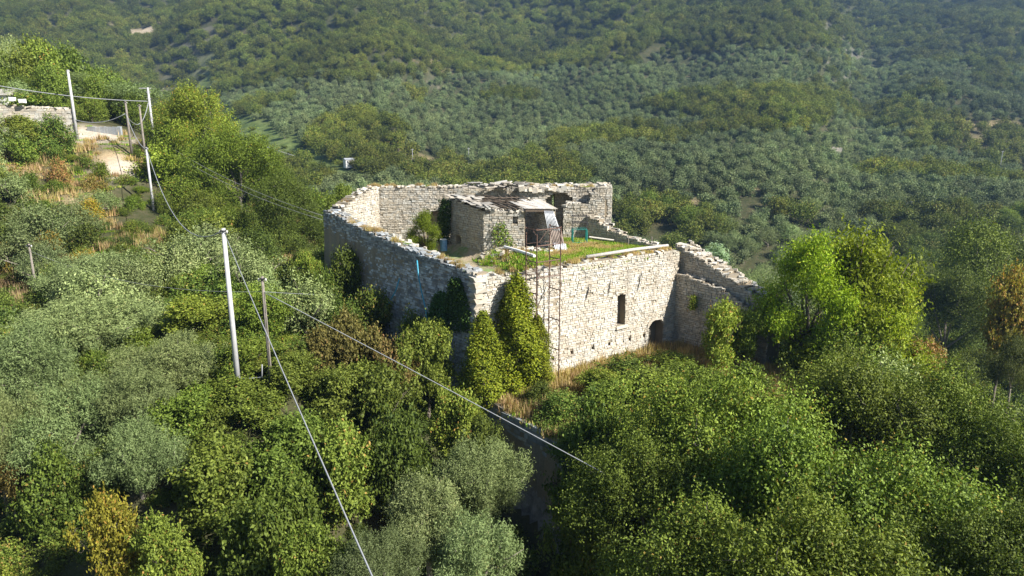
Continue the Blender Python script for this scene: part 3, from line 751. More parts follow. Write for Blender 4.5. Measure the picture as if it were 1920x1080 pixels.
# quoins on the near corner and the voussoirs of the door: larger single stones
for i in range(26):
    z = -1+i*.33
    l = .75 if i % 2 else .45
    of = (.02*max(0, 7.55-z-2.5))
    COPE.append((V2(A)+fd*(l*.5-.12)-fn*.26+fn*of+Vector((0, 0, z)), (l+.1, .75, .30), math.atan2(fd.y, fd.x), M_STONE, front, None))
for i in range(9):
    t = math.pi*(i+.5)/9; hw = (dr-dl)/2+.1
    p = V2(A)+fd*((dl+dr)/2-math.cos(t)*hw)+fn*.03+Vector((0, 0, dt-.42+math.sin(t)*.55))
    COPE.append((p, (.34, .22, .2), ('v', math.pi/2-t), M_STONE, front, None))
s0, z0 = (wl+wr)/2, wb
COPE.append((V2(A)+fd*s0+fn*.04+Vector((0, 0, z0-.1)), (wr-wl+.5, .35, .17), math.atan2(fd.y, fd.x), M_STONE, front, None))

# single stones: shared chunky meshes
STONES = {}
for mat in (M_STONE, M_GREY):
    for k in range(10):
        rr = random.Random(100+k); g = Geo()
        g.box((0, 0, 0), (1, 1, 1), None, tintc(rr, .75, 1.25), .13, rr); STONES[(mat.name, k)] = g.mesh('stone', mat)
def cam_size(c): 
    d = (c[0]-cam.location).length; return max(c[1][0], c[1][2])*(1.4 if c[2].__class__ is tuple or c[5] is None else 1)/d
COPE.sort(key=cam_size, reverse=True)
angF = math.atan2(fd.y, fd.x)
def stone_rot(r, rr, flat=.22):
    if isinstance(r, tuple): return Euler((0, 0, angF)).to_matrix() @ Euler((0, -r[1]+math.pi/2*0, 0)).to_matrix()
    return Euler((rr.uniform(-flat, flat), rr.uniform(-flat, flat), r)).to_matrix()
rr = random.Random(77)
for i, c in enumerate(COPE[:296]):
    o = bpy.data.objects.new('stone', STONES[(c[3].name, rr.randrange(10))]); link(o, c[4])
    o.location = c[0]; o.rotation_euler = stone_rot(c[2], rr, .03 if c[5] is None else .22).to_euler(); o.scale = c[1]
byw = {}
for c in COPE[296:]: byw.setdefault((c[4].name, c[3].name), []).append(c)
for k, lst in byw.items():
    g = Geo()
    for c in lst: g.box(c[0], c[1], stone_rot(c[2], rr, .03 if c[5] is None else .22), tintc(rr, .7, 1.25), .13, rr)
    o = g.build('loose_stones', lst[0][3], lst[0][4]); o['kind'] = 'stuff'

# retaining wall under the terrace and the old masonry at its foot
RB = Vector((-2.6, 39.3, 0))
ret = empty('retaining_wall', RB); tag(ret, 'tall shaded retaining wall below the terrace, right of the column shaped evergreens', 'retaining wall')
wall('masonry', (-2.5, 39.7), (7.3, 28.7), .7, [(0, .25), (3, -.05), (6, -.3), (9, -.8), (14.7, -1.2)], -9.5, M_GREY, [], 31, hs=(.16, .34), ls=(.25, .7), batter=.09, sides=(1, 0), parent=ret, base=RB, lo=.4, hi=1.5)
COPE.clear()

# things in and on the castle ------------------------------------------------
def sheet(root, base, name, mat, q, nr, amp=.035, bulge=0, rows=6):
    g = Geo(); m = nr*4
    p00, p10, p01, p11 = [Vector(x) for x in q]
    nn = (p10-p00).cross(p01-p00).normalized()
    for j in range(rows+1):
        b = j/rows
        for i in range(m+1):
            a = i/m; p = (p00.lerp(p10, a)).lerp(p01.lerp(p11, a), b)
            g.v.append(tuple(p+nn*(amp*math.sin(a*nr*2*math.pi)+bulge*math.sin(b*math.pi))))
    for j in range(rows):
        for i in range(m):
            k = j*(m+1)+i; g.face([k, k+1, k+m+2, k+m+1])
    o = g.build(name, mat, root, True); o.location = -base
    md = o.modifiers.new('thick', 'SOLIDIFY'); md.thickness = .012
    return o
b0 = Vector((3.6, 51.6, 7)); r = empty('corrugated_sheet', b0); tag(r, 'bent corrugated metal sheet leaning at the doorway of the inner house', 'corrugated sheet')
sheet(r, b0, 'upper_panel', M_ZINC, [(2.75, 51.9, 8.5), (3.75, 51.75, 8.4), (2.45, 52.15, 10.02), (3.15, 52.2, 10.0)], 8, bulge=.12)
sheet(r, b0, 'rusty_panel', M_ZRUST, [(3.1, 51.55, 7.35), (4.05, 51.45, 7.3), (2.78, 51.88, 8.62), (3.78, 51.73, 8.52)], 8, bulge=.06)
sheet(r, b0, 'lower_panel', M_ZINC, [(3.3, 51.0, 6.98), (4.15, 50.95, 6.98), (3.15, 51.5, 7.65), (4.1, 51.4, 7.6)], 7)
def thing_geo(name, mat, label, cat, g, group=None, smooth=False):
    o = g.build(name, mat, None, smooth); return tag(o, label, cat, group)
# beam lying on the front wall
p, q = on_plane(1100, 481, A, fn, -.5), on_plane(1252, 465, A, fn, -.5); p.z = 7.62; q.z = 7.66
g = Geo(); mid = p.lerp(q, .55)+Vector((0, 0, .05)); g.tube([p, mid, q], [.13, .12, .10], 7); thing_geo('long_beam', M_PLANK, 'long pale wooden beam lying along the top of the front wall', 'beam', g, smooth=True)
p, q = on_level(946, 463, 7.25), on_level(1002, 480, 7.2)
g = Geo(); g.tube([p, p.lerp(q, .5)+Vector((0, 0, .03)), q], .12, 7); thing_geo('broken_beam', M_WHITE, 'short pale beam on the courtyard grass behind the scaffold', 'beam', g)
p, q = on_level(1104, 444, 8.0), on_level(1165, 452, 7.1)
g = Geo(); g.tube([p, q], .06, 6); thing_geo('leaning_plank', M_PLANK, 'thin plank leaning down from the green trestle by the parapet', 'plank', g)
# blue barrel
bp_ = at(832, 468, 55.2); bz = courtz(bp_.x, bp_.y)
g = Geo(); zz = [0, .03, .25, .28, .31, .6, .63, .66, .9, .93]; rr_ = [.25, .29, .29, .31, .29, .29, .31, .29, .29, .26]
g.tube([(0, 0, z) for z in zz], rr_, 14); o = thing_geo('blue_barrel', M_BLUE, 'blue plastic barrel under the green shrub inside the walls', 'barrel', g, smooth=False); o.location = (bp_.x, bp_.y, max(bz, bp_.z-.1))
g = Geo(); g.tube([(0, 0, .93), (0, 0, .965)], .27, 14); o2 = g.build('lid', M_WHITE, o)
# green trestle
def frame_thing(name, label, cat, base, mat, segs, rad=.03):
    r = empty(name, base); tag(r, label, cat)
    for (nm, pts, m, rd) in segs:
        g = Geo(); g.tube(pts, rd or rad, 6); o = g.build(nm, m or mat, r); o.location = -Vector(base)
    return r
tb = at(1086, 452, 55.2); tb.z = courtz(tb.x, tb.y); segs = []
w_, d_ = 1.15, .9
for (dx, dy) in ((-.5, -.5), (.5, -.5), (-.5, .5), (.5, .5)):
    b1 = tb+Vector((dx*w_, dy*d_, -.05)); segs.append(('leg', [b1, b1+Vector((0, 0, 1.25))], M_GREENM, .055)); segs.append(('upright', [b1+Vector((0, 0, 1.2)), b1+Vector((0, 0, 2.3))], M_DARK, .028))
for z in (.15, 1.2, 1.75, 2.28):
    for (x0, y0, x1, y1) in ((-.5, -.5, .5, -.5), (-.5, .5, .5, .5), (-.5, -.5, -.5, .5), (.5, -.5, .5, .5)):
        segs.append(('rail', [tb+Vector((x0*w_, y0*d_, z)), tb+Vector((x1*w_, y1*d_, z))], M_GREENM if z < 1.5 else M_DARK, .03))
segs.append(('brace', [tb+Vector((-.57, -.45, .15)), tb+Vector((-.57, .45, 1.2))], M_GREENM, .02))
frame_thing('green_trestle', 'green metal trestle frame on the grass in front of the tower', 'trestle', tb, M_GREENM, segs)
for (u, v0, v1) in ((1178, 468, 440), (1222, 466, 444)):
    p = at(u, v0, 53.6); q = at(u, v1, 53.6); q.z = max(q.z, p.z+.8)
    g = Geo(); g.tube([Vector((p.x, p.y, 6.8)), q], .045, 6); thing_geo('fence_post', M_PWOOD, 'thin wooden post on the stepped parapet, %s' % ('nearer the tower' if u < 1200 else 'nearer the front corner'), 'post', g, 'posts on the parapet')

# scaffold tower against the front wall
sL = fs(1020, 600)[0]-.0
SB = V2(A)+fd*sL+fn*.9
sc_ = empty('scaffold_tower', (SB.x, SB.y, -.1)); tag(sc_, 'tall narrow rusty tube scaffold standing against the sunlit front wall', 'scaffold')
def sp(i, o, z):                         # i: frame 0 left, 1 right; o: distance from the wall
    return V2(A)+fd*(sL-(1-i)*1.85+.12)+fn*o+Vector((0, 0, z))
def sbar(nm, a, b, rad=.034):
    g = Geo(); g.tube([a, b], rad, 6); o = g.build(nm, M_RUST, sc_); o.location = -sc_.location
OI, OO = .35, 1.45
for i in (0, 1):
    for o in (OI, OO):
        sbar('standard', sp(i, o, -.15), sp(i, o, 10.25-(.35 if i == 0 else 0)), .042)
    for k in range(6):
        z = .25+k*1.98
        if z > 10.3: continue
        sbar('transom', sp(i, OI, z), sp(i, OO, z))
        sbar('knee_brace', sp(i, OI, z-.42), sp(i, (OI+OO)/2-.12, z-.02), .018); sbar('knee_brace', sp(i, OO, z-.42), sp(i, (OI+OO)/2+.12, z-.02), .018)
        for o in (OI, OO):
            g = Geo(); g.box(sp(i, o, z+.02), (.1, .1, .1)); c = g.build('coupler', M_RUST, sc_); c.location = -sc_.location
for k in range(5):
    z = .25+k*1.98
    if k > 2:
        sbar('ledger', sp(0, OO, z+1.0), sp(1, OO, z+1.0)); sbar('ledger', sp(0, OI, z+1.0), sp(1, OI, z+1.0), .022)
        sbar('ledger', sp(0, OO, z+1.98), sp(1, OO, z+1.98))
    sbar('diagonal_brace', sp(k % 2, OI, z), sp(1-k % 2, OI, z+1.9), .017)
# thin dark bars laid on the front wall, standing for long shadow streaks
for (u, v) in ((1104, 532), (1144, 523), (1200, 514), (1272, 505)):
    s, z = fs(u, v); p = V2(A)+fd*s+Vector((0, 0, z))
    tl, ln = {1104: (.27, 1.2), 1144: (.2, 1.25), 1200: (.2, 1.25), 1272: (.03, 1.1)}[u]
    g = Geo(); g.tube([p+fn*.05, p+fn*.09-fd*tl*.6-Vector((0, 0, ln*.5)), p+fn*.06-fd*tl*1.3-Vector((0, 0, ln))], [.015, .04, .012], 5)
    thing_geo('shadow_streak', M_DARK, 'front wall shadow streak built as a thin bar, %s' % {1104: 'first one right of the scaffold', 1144: 'just left of above the tall window', 1200: 'up right of the tall window', 1272: 'by the shaded inner corner'}[u], 'iron bar', g, 'modelled shadow streaks on the front wall')

# blue hoses down the shaded side wall
snv = Vector((-.75, -.66, 0))
def wallpt(u, v, off): return on_plane(u, v, A, snv, off)
for lab, pts in (('long blue hose hanging straight down the shaded side wall', [(782, 488), (785, 520), (790, 545), (797, 575), (801, 602)]),
                 ('blue hose curving away to the left from the shaded side wall', [(749, 522), (742, 545), (730, 567), (713, 588), (695, 606)])):
    g = Geo(); P_ = [wallpt(u, v, .42+.10*i*(.6 if lab[0] == 'l' else 1.5)) for i, (u, v) in enumerate(pts)]
    g.tube(P_, .05, 6); thing_geo('blue_hose', M_HOSE, lab, 'hose', g, 'blue hoses', True)

# ------------------------------------------------------------------ poles and cables
def pole(u, vt, vb, Y, rad, mat, label, name='utility_pole', arm=True, sink=1.2, group='utility poles on the hillside', ladder=False):
    t = at(u, vt, Y); b = at(u, vb, Y); gz = g1(t.x, t.y)
    zb = min(b.z, gz)-.6
    r = empty(name, (t.x, t.y, zb)); tag(r, label, 'pole', group)
    g = Geo(); g.tube([(0, 0, 0), (0, 0, t.z-zb)], [rad*1.25, rad*.8], 10); g.build('shaft', mat, r, True)
    if arm:
        H_ = t.z-zb; g = Geo(); g.box((0, 0, H_-.12), (.26, .26, .06)); g.tube([(-.2, 0, H_-.25), (.2, -.05, H_-.25)], .02, 5); g.build('bracket', M_DARK, r)
        for s in (-.18, .18):
            g = Geo(); g.tube([(s, -.02, H_-.25), (s, -.02, H_-.17), (s, -.02, H_-.1)], [.03, .055, .03], 7); g.build('insulator', M_INS, r)
    return t, r
T1, _ = pole(418.5, 428, 690, 34.5, .125, M_CONC, 'tall pale concrete pole rising from the bushes, the nearest and thickest')
T2, _ = pole(491.5, 518, 690, 34.5, .085, M_PWOOD, 'slim brown wooden pole just right of the nearest concrete pole')
T3, _ = pole(54, 457, 565, 51, .085, M_PWOOD, 'grey wooden pole standing alone among olives at the far left')
T4, _ = pole(274, 276, 400, 80, .13, M_CONC, 'pale concrete pole below the dirt path, second along the line')
T5, _ = pole(261, 196, 318, 88, .13, M_PWOOD, 'reddish wooden pole close behind the second concrete pole')
T6, _ = pole(235, 190, 290, 90, .14, M_PWOOD, 'two tone wooden pole left of the reddish one')
T7, _ = pole(127, 131, 240, 91, .17, M_CONC, 'pale blue grey pole at the end of the hilltop stone wall')
T8, r8 = pole(277, 164, 232, 98, .16, M_CONC, 'pole with a crossarm half hidden by the tall oak on the ridge', arm=False)
g = Geo(); H8 = T8.z-r8.location.z
for k in range(6): g.box((0, 0, H8-.6-k*.9), (.55, .1, .1))
g.box((-.4, 0, H8-.1), (1.6, .12, .1)); g.build('crossarm', M_CONC, r8)
def cable(a, b, sag, rad, mat, label, n=14, group='overhead cables'):
    a, b = Vector(a), Vector(b); g = Geo()
    g.tube([a.lerp(b, i/n)-Vector((0, 0, sag*4*(i/n)*(1-i/n))) for i in range(n+1)], rad, 5)
    return thing_geo('cable', mat, label, 'cable', g, group, True)
e1 = at(705, 1080, 11.4); e1 = T1+(e1-T1)*1.35
cable(T1-Vector((0, 0, .12)), e1, .25, .019, M_CABLE, 'thick pale cable falling from the nearest pole to the bottom edge')
cable(at(493, 547, 34.5), at(1172, 909, 24.6), -.05, .021, M_CABLE, 'pale cable slanting from the wooden pole to the right hand trees')
cable(at(55, 470, 51), at(493, 547, 34.5), .9, .013, M_DCABLE, 'thin dark cable from the far left pole to the slim wooden pole')
cable(at(493, 547, 34.5), at(652, 553, 52.6), .05, .014, M_CABLE, 'thin cable from the slim wooden pole to the castle side wall')
cable(T4, T1-Vector((0, 0, .12)), 3.6, .035, M_CABLE, 'pale sagging cable between the two concrete poles')
cable(at(-60, 150, 88), at(277, 190, 98), .5, .05, M_CABLE, 'long pale cable coming in from the left to the crossarm pole')
cable(at(133, 222, 91), at(235, 213, 90), .8, .045, M_CABLE, 'short cable from the hilltop wall pole to the two tone pole')
cable(at(235, 213, 90), at(278, 192, 98), 2.1, .05, M_CABLE, 'drooping cable between the two tone pole and the crossarm pole')
cable(at(236, 213, 90), at(273, 279, 80), .9, .04, M_CABLE, 'cable sloping down past the reddish pole to the second concrete pole')
cable(at(280, 248, 97), at(604, 404, 56), 1.0, .018, M_DCABLE, 'thin dark cable crossing the wooded slope toward the castle, upper one')
cable(at(280, 256, 97), at(604, 412, 56), 1.1, .018, M_DCABLE, 'thin dark cable crossing the wooded slope toward the castle, lower one')
cable(at(360, 215, 140), at(552, 292, 150), .6, .045, M_CABLE, 'pale cable beyond the ridge oaks above the green meadow')
p = at(444, 700, 34.3); q = at(492, 690, 34.3)
g = Geo(); g.tube([q+Vector((0, 0, .2)), q+Vector((-.05, 0, -.5)), q.lerp(p, .4)+Vector((0, 0, -.45)), p+Vector((0, 0, -.3))], .03, 5); thing_geo('hanging_cable', M_CABLE, 'loop of slack pale cable at the foot of the slim wooden pole', 'cable', g, None, True)

# stone wall at the top left, building corner, low wall
WB_ = at(70, 240, 90); WB_.z = 14
hw_ = empty('hilltop_wall', WB_); tag(hw_, 'pale dry stone wall on the hilltop at the top left', 'stone wall')
l0, l1 = at(-60, 200, 89), at(133, 203, 91)
wall('masonry', (l0.x, l0.y), (l1.x, l1.y), .7, [(0, 19.3), (5, 19.1), (6, 18.9), (14, 18.6)], 12.5, M_STONE, [], 41, hs=(.2, .4), ls=(.35, .8), sides=(1, 0), parent=hw_, base=WB_, cope=1.2, lo=.85, hi=1.2)
for i, c in enumerate(sorted(COPE, key=lambda c: -c[1][0])[:60]):
    o = bpy.data.objects.new('stone', STONES[(M_STONE.name, i % 10)]); link(o, c[4]); o.location = c[0]; o.rotation_euler = (rr.uniform(-.2, .2), rr.uniform(-.2, .2), c[2]); o.scale = tuple(1.5*x for x in c[1])
COPE.clear()
hb = at(-6, 190, 92); hb.z = 18.5
hh = empty('hilltop_shed', hb); tag(hh, 'corner of a pale building with a tiled roof behind the hilltop wall', 'building')
g = Geo(); g.box((hb.x-1.5, hb.y+2, hb.z+.6), (5.4, 4, 2.8)); o = g.build('wall', M_WHITE, hh); o.location = -hb
g = Geo()
x0, x1, y0, y1, z0 = hb.x-4.5, hb.x+1.5, hb.y-.3, hb.y+4.3, hb.z+1.95
g.box8([(x0, y0, z0), (x1, y0, z0), (x1, y1, z0), (x0, y1, z0), (x0, (y0+y1)/2-.02, z0+.9), (x1, (y0+y1)/2-.02, z0+.9), (x1, (y0+y1)/2, z0+.9), (x0, (y0+y1)/2, z0+.9)]); o = g.build('roof', M_SLAB, hh); o.location = -hb
for (u, v, lab) in ((22, 184, 'white block on the hilltop wall beside the building'), (42, 188, 'small white block on the hilltop wall, right of the larger one')):
    p = at(u, v, 89.6); g = Geo(); rq = random.Random(u); g.box(p-Vector((0, 0, .1)), (.6, .5, .45), None, (1, 1, 1), .15, rq); thing_geo('plaster_block', M_WHITE, lab, 'block', g, 'white blocks on the hilltop wall')
lb = at(195, 240, 94.5); lb.z -= .2
g = Geo(); rq = random.Random(3)
for i in range(8): g.box((lb.x-1.9+i*.55, lb.y+i*.02, lb.z-.25), (.56, .4, 1.2), None, tintc(rq, .7, 1), .06, rq)
thing_geo('low_wall', M_GREY, 'low dark grey wall beside the road on the hilltop', 'wall', g)

# far buildings, ruins and posts
def small_house(name, label, p, w, d, h, wm, rm, rz, rh=.9):
    r = empty(name, p, rz); tag(r, label, 'house')
    g = Geo(); g.box((0, 0, h/2-.5), (w, d, h+1)); wl_ = g.build('wall', wm, r)
    g = Geo(); a = w/2+.25; b = d/2+.25
    g.v = [(-a, -b, h), (a, -b, h), (a, b, h), (-a, b, h), (-a, 0, h+rh), (a, 0, h+rh)]
    for f in ((0, 1, 5, 4), (2, 3, 4, 5), (0, 4, 3), (1, 2, 5), (3, 2, 1, 0)): g.face(list(f))
    g.build('roof', rm, r)
    g = Geo(); g.box((0, -d/2-.02, h*.4), (.9, .06, h*.8)); g.build('door', M_WOOD, r)
    for s in (-1, 1):
        g = Geo(); g.box((s*w*.3, -d/2-.02, h*.6), (.5, .06, .6)); g.build('window', M_DARK, r)
_HUT = lambda: small_house('farm_hut', 'tiny white hut with a pale grey roof among trees behind the castle', at(655, 309, HUTY), 3.4*HUTY/250, 3.5*HUTY/250, 1.9*HUTY/250, M_WHITE, M_ZINC, .5, .5)
p = at(1448, 33, 640); small_house('farmhouse', 'tiny farmhouse with a pink tiled roof high on the wooded far slope', (p.x, p.y, p.z), 9, 7, 4, M_WHITE, M_TERRA, .2, 2)
def on_ground(u, v, y0=120, y1=900):
    d = ray(u, v); last = None
    for t in np.arange(y0, y1, .5):
        q = np.array((0, 0, CAMZ))+d*(t/d[1])
        if q[2] < g1(q[0], q[1]): return Vector(q)
    return Vector(np.array((0, 0, CAMZ))+d*(y1/d[1]))
q_ = on_ground(655, 316); HUTY = q_.y-2; _HUT()
p = on_ground(1545, 285); hr = empty('terrace_ruin', p); tag(hr, 'low pale ruined wall on the far terraced slope above bare soil', 'ruined wall')
wall('masonry', (p.x-8, p.y+1), (p.x+7, p.y), .8, [(0, p.z+1.6), (4, p.z+1.8), (9, p.z+2.6), (11, p.z+1.8), (15, p.z+1.7)], p.z-2, M_STONE, [(9.4, 10.2, p.z, p.z+1.4, 0, .5)], 51, hs=(.3, .5), ls=(.5, 1.1), sides=(1, 0), parent=hr, base=Vector(p), cope=.3)
COPE.clear()
for (u, vt, vb, lab) in ((774, 288, 306, 'thin distant pole in the far olive grove, left of the others'), (952, 312, 334, 'thin distant pole just above the rear wall of the castle'), (879, 286, 304, 'faint distant pole between two others in the olive grove'),
                         (1873, 292, 322, 'distant white pole by the right edge with a slanting cable'), (1705, 384, 398, 'small pole on the dark slope at right'), (1622, 436, 460, 'thin grey pole above the almond tree')):
    p = on_ground(u, vb+6, 100); H_ = (vb-vt+14)/FPX*p.y
    r = empty('distant_pole', p); tag(r, lab, 'pole', 'distant poles in the valley')
    g = Geo(); g.tube([(0, 0, -1), (0, 0, H_)], .11, 6); g.build('shaft', M_CONC, r); g = Geo(); g.box((0, 0, H_-.3), (1.1, .12, .12)); g.build('crossarm', M_CONC, r)
    if u == 1873: PT = p+Vector((0, 0, H_))
    if u == 1705: PU = p+Vector((0, 0, H_))
cable(PT, at(1960, 235, PT.y-25), .4, .05, M_CABLE, 'distant cable rising from the white pole to the right edge')
cable(PU, at(1590, 450, PU.y-10), .6, .045, M_CABLE, 'distant cable dropping left from the small pole on the dark slope')

